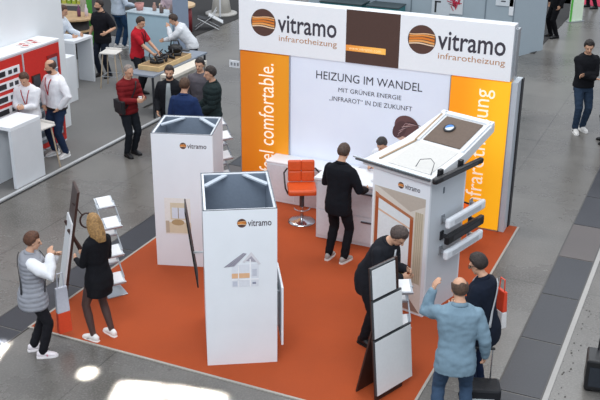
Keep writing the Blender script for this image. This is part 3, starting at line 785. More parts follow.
def swivel_chair(label, loc, rz, gr=None, base=True):
    c = thing('swivel_chair', label, 'chair', loc, rz, gr)
    OR = mat('d4531d', .45, var=.06, bump=.1); OR2 = mat('b8440f', .5)
    m = MB(); m.box((0, 0, .55), (.44, .42, .09), OR); m.build('seat', c, bevel=.03)
    Mb = Matrix.Rotation(-.12, 3, 'X')
    m = MB()
    for i in range(2):
        for j in range(2): m.box((-.102+.204*i, .20+.02*j, .685+.165*j), (.208, .07, .170), OR, Mb)
    m.build('backrest', c, bevel=.022)
    for s_ in (-1, 1):
        m = MB(); m.tube([(s_*.22, .22, .80), (s_*.27, .15, .76), (s_*.27, -.10, .70), (s_*.26, -.15, .62), (s_*.22, -.13, .52)], .013, BLK, 8); m.build('armrest', c, True)
    m = MB(); m.tube([(0, 0, .04), (0, 0, .50)], .028, STEEL, 14); m.tube([(0, 0, .28), (0, 0, .50)], .038, mat('55585c', .3, .6), 14); m.build('column', c, True)
    m = MB(); m.rings([[V((r*math.cos(a), r*math.sin(a), z)) for a in [2*PI*i/32 for i in range(32)]] for r, z in ((.215, 0), (.215, .012), (.18, .03), (.08, .055), (.03, .075))], STEEL); m.build('base', c, True)
    m = MB(); m.tube([(.12*math.cos(a), -.05+.12*math.sin(a), .25) for a in [PI+PI*i/12 for i in range(13)]], .010, STEEL, 8); m.build('footrest', c, True)
    return c
swivel_chair('orange padded swivel chair on a round chrome base in front of the low white cabinet', (-5.56, 12.50, .012), math.radians(28))
swivel_chair('orange swivel chair standing before the right banner, partly hidden by the right tower', (-3.20, 12.75, .012), math.radians(165))

# ================================================================ FLOOR ITEMS AT THE RIGHT
c = thing('wheeled_case', 'black wheeled case standing at the right edge of the floor', 'case', (-.62, 9.78, 0), math.radians(8))
MB().b2(-.22, .22, -.16, .16, .05, .42, mat('17181b', .4)).build('body', c, bevel=.02)
MB().b2(-.18, .18, -.168, -.16, .10, .34, mat('2a3038', .25)).build('front_panel', c)
m = MB(); m.tube([(-.1, .12, .42), (-.1, .12, .56), (.1, .12, .56), (.1, .12, .42)], .012, DK, 8); m.build('handle', c)
for x in (-.17, .17):
    for y in (-.1, .1): m = MB(); m.tube([(x-.015, y, .03), (x+.015, y, .03)], .026, BLK, 12); m.build('wheel', c, True)
tc_ = thing('trolley_bag', 'black trolley bag standing behind the man in the light blue jacket', 'bag', (-1.76, 8.72, 0), math.radians(20))
MB().b2(-.19, .19, -.13, .13, .04, .38, mat('15171c', .6, bump=.2)).build('body', tc_, bevel=.03)
MB().b2(-.12, .12, -.14, -.13, .25, .27, mat('c8ccd0', .4)).build('zip', tc_)
for s_ in (-.09, .09): m = MB(); m.tube([(s_, .1, .36), (s_, .1, .74)], .008, STEEL, 8); m.build('handle_rod', tc_, True)
m = MB(); m.tube([(-.1, .1, .75), (.1, .1, .75)], .016, BLK, 10); m.build('handle', tc_, True)
def tote(name, lab, loc, rz, w_, hh, c1, c2, d=.08):
    b = thing(name, lab, 'bag', loc, rz)
    m = MB(); m.rings([[V((x*(1-.15*k), y*(1-.5*k), hh*k)) for x, y in ((-w_/2, -d/2), (w_/2, -d/2), (w_/2, d/2), (-w_/2, d/2))] for k in (0, .1, .45)], mat(c1, .5, var=.05)); m.build('lower_body', b, bevel=.008)
    m = MB(); m.rings([[V((x*(1-.15*k), y*(1-.5*k), hh*k)) for x, y in ((-w_/2, -d/2), (w_/2, -d/2), (w_/2, d/2), (-w_/2, d/2))] for k in (.451, .8, 1)], mat(c2, .5, var=.05)); m.build('upper_body', b, bevel=.008)
    m = MB(); m.tube([(-w_*.25, 0, hh*.98), (-w_*.2, 0, hh*1.3), (w_*.2, 0, hh*1.3), (w_*.25, 0, hh*.98)], .008, mat(c2, .6), 6); m.build('carry_strap', b)
    return b
tote('shopping_bag', 'red-orange and white carrier bag hanging beside the woman in the quilted vest', (-6.66, 8.02, .16), math.radians(62), .17, .60, 'e04a26', 'c9ccd6')
tote('shoulder_bag', 'bright orange shoulder bag with white bottom on the dark-haired visitor at the right', (-1.78, 9.38, .74), math.radians(-40), .18, .44, 'e6e4e2', 'e0482a')

# ================================================================ PEOPLE
DKH = {'c': '2a211d'}; BR = {'c': '4a3124'}
JEANS = {'c': '2b3a52'}; BLKT = {'c': '17181d'}
BS = {'c': '17171a', 'sole': '101012'}; WSH = {'c': 'dcdad8', 'sole': 'f0f0f0'}
person('man in a black suit with white-soled shoes seen from behind at the counter', (-4.55, 11.48, .012), (.15, 1), 1.74, lean=.10, head=(.1, .35), handL=(-.22, .34, 1.06), handR=(.26, .30, 1.04),
       top={'c': '14161c', 'hem': .76, 'inf': .026, 'name': 'suit_jacket', 'var': .1}, legs={'c': '14151a'}, shoes={'c': 'a09c98', 'sole': 'e8e6e2'}, hair={'c': '4b3a30', 'style': 'short'}, feet=((-.13, .0), (.12, .02)))
person('woman with short brown hair in a silver quilted vest with raised hands', (-6.80, 7.70, 0), (.72, .68), 1.57, True, lean=.04, head=(-.05, .2), handL=(.02, .28, 1.24), handR=(.14, .22, 1.30), poleL=(-.6, -.6, -1), poleR=(.6, -.6, -1),
       top={'c': '93959c', 'sleeve_c': 'e2e3e6', 'inf': .05, 'hem': .74, 'flare': .10, 'name': 'quilted_vest', 'quilt': .055, 'strap': '1e1f26', 'strap_side': -1}, legs={'c': '1b1b20'}, shoes={'c': 'e6dfe2', 'sole': 'f2eeee', 'dot': 'c9486a'}, hair={'c': '56331f', 'style': 'short', 'th': .022}, feet=((-.10, -.04), (.12, .06)), build=1.0)
person('blonde woman in a short black dress, sheer tights and white sneakers', (-6.32, 8.30, 0), (-.92, .25), 1.66, True, lean=-.05, head=(0, .25), handL=(-.10, .26, 1.02), handR=(.10, .24, 1.04),
       top={'c': '121318', 'hem': .66, 'inf': .014, 'name': 'dress', 'flare': .02, 'collar': 0, 'var': .1}, legs={'c': '4b3733', 'kind': 'tights'}, shoes={'c': 'e9e6e2', 'sole': 'f4f2ee', 'dot': 'a8a4a2'}, hair={'c': '9a7648', 'style': 'long', 'th': .012}, feet=((-.12, .06), (.12, -.02)))
person('man in a light blue jacket raising his left hand, seen from behind', (-1.97, 8.30, 0), (-.35, 1), 1.75, lean=.08, head=(.25, .15), handL=(-.26, .25, 1.50), handR=(.30, .08, .88), poleL=(-.4, .3, -1),
       top={'c': '78909f', 'hem': .76, 'inf': .028, 'flare': .08, 'name': 'jacket', 'amp': .009}, legs={'c': '3c5068'}, shoes={'c': '3a2a22', 'sole': '1a1512'}, hair={'c': '4f3a2c', 'style': 'bald', 'th': .010, 'glasses': 0}, build=1.03, feet=((-.16, 0), (.16, .06)))
person('dark-haired visitor with glasses in a navy coat beside the man in light blue', (-1.88, 9.08, 0), (-.95, .20), 1.70, True, lean=.12, head=(.1, .3), handL=(-.14, .28, 1.05), handR=(.12, .30, 1.02),
       top={'c': '171e2c', 'hem': .72, 'inf': .035, 'name': 'coat', 'flare': .08, 'strap': 'b4b6b8'}, legs={'c': '1c2740'}, shoes=BS, hair={'c': '2a201c', 'style': 'short', 'th': .024, 'glasses': 1})
person('grey-brown-haired person in a dark jacket bending over brochures behind the easel', (-3.40, 9.62, .012), (1, -.2), 1.72, lean=.50, head=(0, .3), handL=(0.0, .50, 1.10), handR=(.10, .48, 1.04),
       top={'c': '1f2127', 'hem': .70, 'inf': .03, 'name': 'jacket', 'open': 'cfd2d6', 'open_w': .03}, legs={'c': '1a1b20'}, shoes=BS, hair={'c': '4a3d38', 'style': 'short', 'th': .02})
person('tall young man in a black sweatshirt and jeans standing with crossed arms in the aisle', (-2.42, 18.95, 0), (.55, -.85), 1.86, lean=.04, head=(-.3, .25), handL=(.10, .21, 1.20), handR=(-.10, .23, 1.14), poleL=(-1, .1, -.9), poleR=(1, .1, -.9),
       top={'c': '15161b', 'hem': .88, 'inf': .03, 'name': 'sweatshirt', 'hood': 1, 'var': .1}, legs={'c': '2c3c50'}, shoes={'c': 'e4e2de', 'sole': 'f0efec', 'dot': '30302f'}, hair={'c': '231b18', 'th': .02}, feet=((-.09, .0), (.10, .10)))
person('grey-haired man in a dark red jacket holding a cup, black bag at his hip', (-9.64, 13.92, 0), (.92, -.30), 1.72, lean=.07, head=(0, .2), handL=(-.10, .34, 1.14), handR=(.08, .34, 1.12),
       top={'c': '701a1e', 'hem': .84, 'inf': .028, 'name': 'jacket', 'quilt': .09, 'strap': '1a1a1d', 'strap_side': -1}, legs={'c': '1d2127'}, shoes=BS, hair={'c': '8c8078', 'style': 'receding', 'th': .006}, feet=((-.10, 0), (.10, .04)))
person('bearded man in open black jacket over a grey shirt in the talking group', (-8.86, 14.12, 0), (.35, -1), 1.74, head=(.1, .15), handL=(-.2, .2, .95), handR=(.2, .18, .95),
       top={'c': '17191e', 'hem': .80, 'inf': .03, 'name': 'jacket', 'open': '8f9698', 'open_w': .07}, legs={'c': '1d2026'}, shoes=BS, hair={'c': '2c201b', 'beard': 1, 'th': .012})
person('man in a royal blue jacket with his back to the camera in the talking group', (-8.14, 13.38, 0), (-.15, 1), 1.76, lean=.05, head=(.0, .2), handL=(-.18, .26, 1.05), handR=(.2, .26, 1.05),
       top={'c': '1f3157', 'hem': .80, 'inf': .028, 'name': 'jacket'}, legs={'c': '1d2026'}, shoes=BS, hair={'c': '4d3524', 'th': .014})
person('young man in a grey pullover at the back of the talking group', (-8.58, 14.72, 0), (.25, -1), 1.76, head=(-.1, .1),
       top={'c': '5e5a60', 'hem': .86, 'inf': .026, 'name': 'pullover'}, legs={'c': '22252c'}, shoes=BS, hair={'c': '241c19', 'th': .014})
person('man in a dark green padded jacket at the right of the talking group', (-8.04, 14.18, 0), (-.75, -.55), 1.80, head=(.2, .15), handL=(-.14, .26, 1.0), handR=(.12, .28, 1.0),
       top={'c': '1f2b2c', 'hem': .80, 'inf': .036, 'name': 'padded_jacket', 'quilt': .09}, legs={'c': '1d2026'}, shoes=BS, hair={'c': '2a1f1a', 'th': .013})
person('man in a red polo shirt with a lanyard behind the product table', (-11.55, 17.15, .03), (.95, .12), 1.76, lean=.12, head=(-.1, .25), handL=(-.12, .42, 1.0), handR=(.10, .42, .98),
       top={'c': 'b3202c', 'sleeve': .45, 'hem': .86, 'inf': .020, 'name': 'polo_shirt', 'lanyard': '222530'}, legs={'c': '1e2026'}, shoes=BS, hair={'c': '3c2a20', 'th': .010})
person('man in a white shirt leaning over the product table with his hand at his chin', (-10.95, 18.45, .03), (-.85, -.50), 1.72, lean=.60, head=(0, -.1), handL=(-.02, .50, 1.30), handR=(.12, .60, 1.0), poleL=(-.4, .2, -1),
       top={'c': 'd6dade', 'hem': .88, 'inf': .034, 'name': 'shirt'}, legs={'c': '1e2430'}, shoes=BS, hair={'c': '3a2a22', 'th': .014})
person('stocky man in a black short-sleeved shirt standing by the far white table', (-13.12, 18.10, .03), (-.15, -1), 1.80, head=(-.45, .05), handL=(-.02-.33, .22, 1.12), handR=(.36, .05, .92),
       top={'c': '15151b', 'sleeve': .45, 'hem': .80, 'inf': .03, 'name': 'shirt'}, legs={'c': '1d2330'}, shoes=BS, hair={'c': '2a1f1b', 'th': .006, 'beard': 1}, build=1.08)
# hand of the black-shirted man rests on the table to his side
person('person in pale blue shirt, jeans and white sneakers left of the pale blue counter', (-14.45, 20.7, 0), (.35, 1), 1.84, handL=(-.2, .3, 1.1), handR=(.25, .3, 1.1),
       top={'c': 'bcc8d6', 'hem': .86, 'inf': .03, 'name': 'shirt'}, legs={'c': '27405e'}, shoes=WSH, hair=BR)
person('person in white shirt and dark jeans at the far white table, head hidden', (-13.80, 17.28, .03), (1, .2), 1.80, lean=.32, handL=(-.08, .55, 1.12), handR=(.15, .45, 1.10),
       top={'c': 'd3dbe4', 'hem': .86, 'inf': .032, 'name': 'shirt'}, legs={'c': '23344c'}, shoes=BS, hair=BR)
person('man in a white shirt with red lanyard looking down behind the near white table', (-10.92, 12.80, .03), (.35, -.9), 1.70, lean=.10, head=(-.1, .35), handL=(-.02, .32, 1.12), handR=(.10, .32, 1.12),
       top={'c': 'dfe0e4', 'hem': .86, 'inf': .028, 'name': 'shirt', 'lanyard': 'a33038'}, legs={'c': '20283a'}, shoes=BS, hair={'c': '4a3020', 'th': .012})
person('balding bearded man in white shirt and dark jeans beside the red cabinets', (-10.72, 13.28, .03), (-.25, -1), 1.80, head=(-.5, .25), handL=(-.22, .10, .98), handR=(.23, .08, .96), poleR=(1, -.3, 0), poleL=(-1, -.3, 0),
       top={'c': 'e2e3e7', 'hem': .90, 'inf': .030, 'name': 'shirt', 'lanyard': 'a33038', 'belt': 1}, legs={'c': '22304a'}, shoes=WSH, hair={'c': '4a342a', 'style': 'bald', 'th': .006, 'beard': 1, 'bc': '4a342a'}, build=1.02)
person('person in black clothes standing at the corner of the grey partition wall', (-4.42, 27.0, 0), (-.8, -.6), 1.86,
       top={'c': '121216', 'hem': .80, 'inf': .03, 'name': 'coat'}, legs={'c': '121216'}, shoes=BS, hair=DKH, vox=.012)
person('distant person on the pink carpet of whom only dark legs and shoes show', (-4.05, 31.7, 0), (-.8, -.4), 1.80,
       top={'c': '1c1c20', 'hem': .80, 'inf': .03, 'name': 'coat'}, legs={'c': '16161a'}, shoes=BS, hair=DKH, vox=.012, feet=((-.15, 0), (.15, .15)))
person('person mostly out of frame at the right edge, only a shoe showing', (-1.78, 18.45, 0), (-1, -.1), 1.75,
       top={'c': '1c1c20', 'hem': .80, 'inf': .03, 'name': 'coat'}, legs={'c': '16161a'}, shoes=BS, hair=DKH, vox=.012)
person('dark-haired person in a white shirt bending behind the reception counter', (-4.34, 13.02, .012), (-.2, -1), 1.54, lean=.40, head=(0, .2), handL=(-.05, .36, 1.02), handR=(.15, .36, 1.02),
       top={'c': 'd9dde4', 'hem': .86, 'inf': .03, 'name': 'shirt'}, legs={'c': '1d2330'}, shoes=BS, hair={'c': '33302f', 'th': .016})
person('person in a pinkish shirt behind the pale blue counter with head out of view', (-13.2, 21.3, 0), (0, -1), 1.78, handL=(-.2, .34, 1.1), handR=(.12, .34, 1.1),
       top={'c': 'b9a7ae', 'hem': .86, 'inf': .03, 'name': 'shirt'}, legs={'c': '1d2330'}, shoes=BS, hair=BR, vox=.012)

# bag of the red-jacket man
b = thing('messenger_bag', 'black messenger bag hanging at the hip of the man in the red jacket', 'bag', (-9.66, 13.70, .86), math.radians(-28))
MB().b2(-.15, .15, -.04, .04, 0, .25, mat('17181b', .6, bump=.2)).build('body', b, bevel=.02)
MB().b2(-.145, .145, -.048, -.04, .08, .248, mat('1f2024', .6)).build('flap', b, bevel=.004)
c = thing('paper_cup', 'small white paper cup in the hands of the man in the red jacket', 'cup', (-9.29, 13.81, 1.09))
MB().rings([[V((r*math.cos(a), r*math.sin(a), z)) for a in [2*PI*i/16 for i in range(16)]] for r, z in ((.026, 0), (.034, .09))], WH).build('body', c, True)
MB().rings([[V((r*math.cos(a), r*math.sin(a), z)) for a in [2*PI*i/16 for i in range(16)]] for r, z in ((.036, .09), (.036, .1))], mat('cfcfcf', .5)).build('lid', c, True)
# small carton by tower corner
tag(MB().box((-7.05, 11.95, 0.4), (.18, .02, .8), mat('6f3b24', .5)).build('door_sample'), 'brown board standing behind the back tower', 'board')

# ================================================================ NEIGHBOUR BOOTH, LEFT
struct(MB().b2(-12.6, -11.62, 8, 14.8, .03, 3.0, mat('e3e6e8', .5, var=.02, scale=2)).build('wall_left'))
struct(MB().b2(-12.6, -11.615, 8, 14.8, 3.0, 3.25, mat('c03a3a', .5)).build('trim_6'))
def cabinet(label, y0, y1, kind):
    c = thing('red_cabinet', label, 'cabinet', (-11.15, y0, .03), PI/2)   # local x = +Y world, local y = -X world
    W = y1-y0; H = 1.95
    MB().b2(0, W, 0, .45, 0, H-.02, WH2).build('carcass', c)
    MB().b2(-.01, W+.01, -.02, .46, H-.02, H+.015, WH).build('top', c, bevel=.004)
    MB().b2(.02, W-.02, -.015, 0, .04, H-.05, RED).build('front_panel', c)
    if kind == 0:
        for r in range(5):
            z = .72+.22*r
            m = MB(); m.b2(.10, W-.12, -.03, -.015, z, z+.15, mat('e7e8ea', .4)); m.b2(.14, W-.5, -.036, -.03, z+.03, z+.12, DK)
            for k in range(2): m.b2(W-.42+.14*k, W-.33+.14*k, -.036, -.03, z+.04, z+.11, mat('30343a', .4))
            m.build('device_panel', c)
    else:
        d = MB().b2(.62, .92, -.03, -.015, .15, 1.72, mat('8c1c18', .4)).build('glass_door', c)
        m = MB(); m.b2(.66, .88, -.036, -.03, .2, 1.66, mat('8f9fae', .15, var=.1, scale=6))
        for k in range(6): m.b2(.66, .88, -.04, -.036, .3+.23*k, .32+.23*k, mat('dfe5ea', .4))
        m.build('pane', d)
        s = MB().b2(.16, .38, -.035, -.015, 1.22, 1.46, mat('3c2018', .4)).build('screen', c); MB().b2(.18, .36, -.04, -.035, 1.24, 1.44, mat('3d4046', .2)).build('display', s)
        d = MB().b2(.12, .42, -.03, -.015, .15, 1.12, mat('7c8792', .3)).build('glass_door', c)
        m = MB()
        for k in range(5): m.b2(.14, .40, -.036, -.03, .22+.18*k, .27+.18*k, mat('d9dee2', .4)); m.b2(.16, .38, -.038, -.036, .29+.18*k, .36+.18*k, mat('565d66', .4))
        m.build('shelf_row', d)
        m = MB(); m.ell((.50, -.03, 1.30), (.04, .025, .04), DK, None, 14, 10); m.build('lock', c, True)
    return c
cabinet('red cabinet front full of white device panels at the left edge', 11.85, 13.0, 0)
cabinet('red cabinet with a small dark screen and glass shelves next to the bearded man', 13.02, 14.03, 1)
c = thing('side_unit', 'low white unit standing behind the end of the white wall near the bearded man', 'cabinet', (-13.05, 15.95, .03))
MB().b2(0, .50, 0, .35, 0, .98, WH).build('carcass', c, bevel=.005); MB().b2(.02, .48, -.01, 0, .05, .94, mat('dde0e3', .5)).build('door', c)
for i, (x, y, r) in enumerate(((-11.42, 13.35, .3), (-11.30, 13.55, -.2), (-11.45, 13.62, .1), (-11.28, 13.28, .5))):
    tag(MB().box((x, y, 2.0+.002*i), (.15, .21, .006), mat('e4dcd8', .5), Matrix.Rotation(r, 3, 'Z')).box((x, y, 2.004+.002*i), (.10, .08, .003), mat('b0393c', .5), Matrix.Rotation(r, 3, 'Z')).build('leaflet'), 'red and white leaflet lying on top of the red cabinets', 'leaflet', 'leaflets on the red cabinets')
def bridge_table(label, x0, x1, y0, y1, H, z=.03, along=0):
    t = thing('bridge_table', label, 'table', (x0, y0, z)); W, D = x1-x0, y1-y0
    MB().b2(0, W, 0, D, H-.06, H, WH).build('top', t, bevel=.004)
    for a in (0, (D if along else W)-.06):
        (MB().b2(.005, W-.005, a, a+.06, 0, H-.06, WH2) if along else MB().b2(a, a+.06, .005, D-.005, 0, H-.06, WH2)).build('side_slab', t, bevel=.004)
    return t
bridge_table('tall white bridge table at the left edge in front of the man looking down', -10.84, -10.36, 11.62, 12.38, 1.07)
bridge_table('tall white bridge table beside the man in the black shirt', -13.50, -13.08, 16.98, 17.68, 1.07, along=1)
def stool(label, loc, rz, H=.80):
    s = thing('bar_stool', label, 'stool', loc, rz)
    m = MB(); m.box((0, 0, H), (.40, .38, .035), mat('d8d5cf', .5)); m.box((0, .17, H+.035), (.38, .03, .05), mat('d8d5cf', .5)); m.build('seat', s, bevel=.012)
    for a in (-1, 1):
        for b in (-1, 1): m = MB(); m.tube([(a*.14, b*.13, H-.02), (a*.21, b*.20, 0)], .014, mat('b8a58c', .5), 8); m.build('leg', s, True)
    m = MB(); z = .28; q = .185
    m.tube([(-q, -q, z), (q, -q, z), (q, q, z), (-q, q, z), (-q, -q, z)], .008, ALU, 6, False); m.build('footrest', s)
    return s
stool('white-seated bar stool standing between the black-shirted and red-shirted men', (-12.45, 17.45, .03), .2)
stool('wooden-legged bar stool beside the near white bridge table', (-10.66, 12.70+.0, .03), -.1, .78).location = (-10.60, 12.62, .03)

# product table with grey top on a metal frame
t = thing('product_table', 'long grey-topped product table with metal side frame behind the talking group', 'table', (-10.95, 15.85, .03))
MB().b2(0, .62, 0, 2.2, .86, .90, mat('7f8894', .4)).build('top', t, bevel=.005)
for y in (.03, 2.13):
    for x in (.03, .56): MB().b2(x, x+.035, y, y+.035, 0, .86, mat('3c3f44', .4, .6)).build('leg', t)
m = MB()
for z in (.15, .38, .6): m.b2(.595, .61, .05, 2.15, z, z+.02, mat('54585e', .4, .6))
m.build('side_rail', t)
b = thing('wooden_tray', 'light wooden box-like tray on the product table', 'tray', (-10.88, 16.15, .93))
MB().b2(0, .50, 0, 1.30, 0, .10, mat('c9ab7c', .6, var=.15, scale=6)).build('body', b, bevel=.006)
MB().b2(.03, .47, .04, 1.26, .10, .105, mat('8a6f4c', .6)).build('inset', b)
tag(MB().b2(-10.32, -10.03, 16.1, 17.5, .84, .90, mat('dcd5c8', .5)).b2(-10.32, -10.28, 16.1, 17.5, .0, .84, mat('c9c4ba', .5)).b2(-10.07, -10.03, 16.1, 16.14, .0, .84, mat('c9c4ba', .5)).b2(-10.07, -10.03, 17.46, 17.5, .0, .84, mat('c9c4ba', .5)).build('ledge_table'), 'pale ledge table in front of the wooden tray', 'table')
for i in range(12):
    y = 16.35+i*.075; x = -10.63+.14*math.sin(i*2.1)
    k = thing('tool', 'black hand tool lying among others on the wooden tray', 'tool', (x, y, 1.036), i*1.3, 'black tools on the wooden tray')
    m = MB(); m.box((0, 0, .03), (.16, .05, .055), BLK); m.build('body', k, bevel=.012)
    m = MB(); m.tube([(.06, 0, .04), (.10, .02, .10), (.04, .03, .16)], .014, DK, 8); m.build('grip', k)
b = thing('power_tool', 'large black machine standing on the wooden tray between the two men', 'machine', (-10.68, 17.30, 1.036), .4)
m = MB(); m.ell((0, 0, .1), (.16, .10, .10), BLK); m.build('housing', b, True)
m = MB(); m.tube([(-.1, 0, .15), (-.08, 0, .27), (.06, 0, .27), (.1, 0, .15)], .018, DK, 8); m.build('handle', b)
m = MB(); m.tube([(.12, 0, .08), (.28, 0, .06)], .03, mat('4a4d52', .4), 10); m.build('nozzle', b, True)

# pale blue counter
c = thing('blue_counter', 'pale blue counter behind the red-shirted man with things on top', 'counter', (-13.85, 20.2, 0))
MB().b2(0, 1.32, 0, .6, 0, 1.08, mat('a9c3d0', .5, var=.04, scale=3)).build('carcass', c, bevel=.008)
MB().b2(-.03, 1.35, -.03, .63, 1.08, 1.11, mat('b6c6ce', .4)).build('worktop', c, bevel=.004)
MB().b2(1.36, 1.42, -.02, .62, 0, 1.6, mat('8a98ac', .5)).build('end_post', c)
p = thing('potted_plant', 'small green plant in a dusty pink pot on the pale blue counter', 'plant', (-13.62, 20.45, 1.11))
MB().rings([[V((r*math.cos(a), r*math.sin(a), z)) for a in [2*PI*i/20 for i in range(20)]] for r, z in ((.08, 0), (.115, .18), (.10, .18))], mat('c98f88', .6)).build('pot', p, True)
m = MB()
for i in range(60):
    a = random.random()*6.28; r = random.random()*.13; z = .2+random.random()*.2
    d = V((math.cos(a), math.sin(a), .4)); o_ = V((r*math.cos(a)*.5, r*math.sin(a)*.5, z)); n = d.cross(V((0,0,1))).normalized()*.02
    m.poly([o_, o_+d*.05+n, o_+d*.11, o_+d*.05-n], mat(['355c2c', '47703a', '2a4a26'][i % 3], .6), .001)
m.build('foliage', p)
for i, (x, y, col) in enumerate(((-12.95, 20.4, '6a5a55'), (-12.72, 20.5, '8c7a76'), (-13.25, 20.55, 'a88478'))):
    tag(MB().rings([[V((x+r*math.cos(a), y+r*math.sin(a), 1.115+z)) for a in [2*PI*i_/14 for i_ in range(14)]] for r, z in ((.05, 0), (.055, .1), (.03, .15), (.03, .2))], mat(col, .5)).build('jar', None, True), ['dark brown jar on the pale blue counter', 'greyish jar at the right end of the pale blue counter', 'tan jar next to the potted plant on the pale blue counter'][i], 'jar')

# wooden-topped counter with products at top left
c = thing('wood_counter', 'round-ended counter with wooden top and dark base at the top left', 'counter', (-15.1, 19.4, .03))
MB().rings([[V((.75*math.cos(a), .55*math.sin(a), z)) for a in [2*PI*i/32 for i in range(32)]] for z in (.96, 1.0)], WOOD).build('top', c)
MB().rings([[V((.6*math.cos(a), .42*math.sin(a), z)) for a in [2*PI*i/32 for i in range(32)]] for z in (0, .96)], mat('2b2523', .6)).build('base', c, True)
MB().rings([[V((.66*math.cos(a), .48*math.sin(a), z)) for a in [2*PI*i/32 for i in range(32)]] for z in (.66, .70)], WOOD).build('lower_shelf', c)
s = thing('product_shelf', 'light wooden shelf with yellow-green packages at the top left', 'shelf', (-16.2, 20.35, 0), .25)
for z in (.03, .5, 1.02, 1.5): MB().b2(0, .75, 0, .4, z, z+.03, mat('d0c6b4', .5)).build('board', s)
for x in (0, .72): MB().b2(x, x+.03, 0, .4, 0, 1.53, mat('c4b9a6', .5)).build('side', s)
for i in range(5):
    q = s.matrix_basis
    k = tag(MB().b2(-.05, .05, -.05, .05, 0, .26, mat(['a9b93a', 'c2c052', '8fae36'][i % 3], .5)).b2(-.03, .03, -.055, -.05, .08, .18, mat('e3e6b0', .5)).build('package', None, bevel=.006), 'yellow-green package standing on the light wooden shelf', 'package', 'packages on the wooden shelf')
    bpy.context.view_layer.update(); k.location = s.matrix_world @ V((.1+.135*i, .15, 1.05)); k.rotation_euler = (0,0,.25)
tag(MB().b2(-.05, .05, -.05, .05, 0, 2.4, mat('4d9a3c', .5)).b2(-.09, .09, -.09, .09, 0, .02, mat('3c7a30', .5)).build('green_post'), 'bright green post beside the wood-topped counter', 'post').location = (-14.98, 20.2, 0)
for i, (x, y, col) in enumerate(((-14.75, 19.45, '6d3c5c'), (-14.6, 19.55, 'd8c8d0'))):
    tag(MB().rings([[V((x+r*math.cos(a), y+r*math.sin(a), 1.0+z)) for a in [2*PI*i_/14 for i_ in range(14)]] for r, z in ((.045, 0), (.045, .2), (.018, .26), (.018, .32))], mat(col, .4)).build('bottle', None, True), ['purple bottle on the wood-topped counter', 'pale bottle on the wood-topped counter'][i], 'bottle')

# far left back: red drum counter, white chair, pedestal table
c = thing('drum_counter', 'dark red drum-shaped counter with a pale wooden top at the top of the picture', 'counter', (-14.05, 22.95, .012))
MB().rings([[V((.40*math.cos(a), .40*math.sin(a), z)) for a in [2*PI*i/32 for i in range(32)]] for z in (.012, .72)], mat('7d1f25', .5)).build('drum', c, True)
MB().rings([[V((.50*math.cos(a), .50*math.sin(a), z)) for a in [2*PI*i/32 for i in range(32)]] for z in (.72, .77)], mat('d3b48c', .5)).build('top', c)
k = thing('folding_chair', 'white and black folding chair lying open on the dark carpet', 'chair', (-13.55, 23.75-.25, .012), .5)
k.location = (-13.50, 23.60, .012)
MB().box((-.05, 0, .30), (.40, .38, .03), DK, Matrix.Rotation(.2, 3, 'Y')).build('seat', k, bevel=.01)
MB().box((.26, 0, .30), (.46, .36, .03), mat('cfd2d4', .5), Matrix.Rotation(.5, 3, 'Y')).build('backrest', k, bevel=.01)
for y in (-.19, .19):
    m = MB(); m.tube([(-.32, y, .02), (.2, y, .42), (.28, y, .56)], .013, mat('d5d8da', .4, .3), 8); m.build('leg', k, True)
    m = MB(); m.tube([(.34, y, .02), (-.24, y, .33)], .013, mat('d5d8da', .4, .3), 8); m.build('leg', k, True)
t = thing('pedestal_table', 'white round pedestal table base at the top of the picture', 'table', (-14.1, 25.55, .012))
MB().rings([[V((r*math.cos(a), r*math.sin(a), z)) for a in [2*PI*i/32 for i in range(32)]] for r, z in ((.48, 0), (.48, .05), (.36, .08))], mat('b9b6b0', .5)).build('foot', t, True)
MB().rings([[V((r*math.cos(a), r*math.sin(a), z)) for a in [2*PI*i/32 for i in range(32)]] for r, z in ((.30, .08), (.24, .5), (.26, .95))], mat('cfcbc2', .5)).build('column', t, True)
MB().rings([[V((.5*math.cos(a), .5*math.sin(a), z)) for a in [2*PI*i/32 for i in range(32)]] for z in (.95, 1.0)], WH).build('top', t)
m = MB(); m.tube([(-13.78, 24.9, .03), (-13.78, 24.9, 2.6)], .028, WH, 10); m.tube([(-13.78, 24.9, .012), (-13.78, 24.9, .03)], .06, DK, 12)
tag(m.build('white_pole', None, True), 'thin white pole with black foot in front of the pedestal table', 'pole')
s = thing('small_sign', 'small white sign on a thin post left of the booth wall', 'sign', (-8.75, 16.4, 0))
MB().b2(-.14, .30, -.01, .01, 1.16, 1.30, WH).build('sign_plate', s)
MB().b2(.28, .30, -.01, .01, 0, 1.16, mat('8a8f94', .4, .4)).b2(.14, .44, -.12, .12, 0, .015, mat('8a8f94', .4, .4)).build('post', s)
for i in range(5): MB().b2(-.11+.07*i, -.07+.07*i, -.014, -.01, 1.20, 1.26, mat('8d9196', .5)).build('print_block', s)

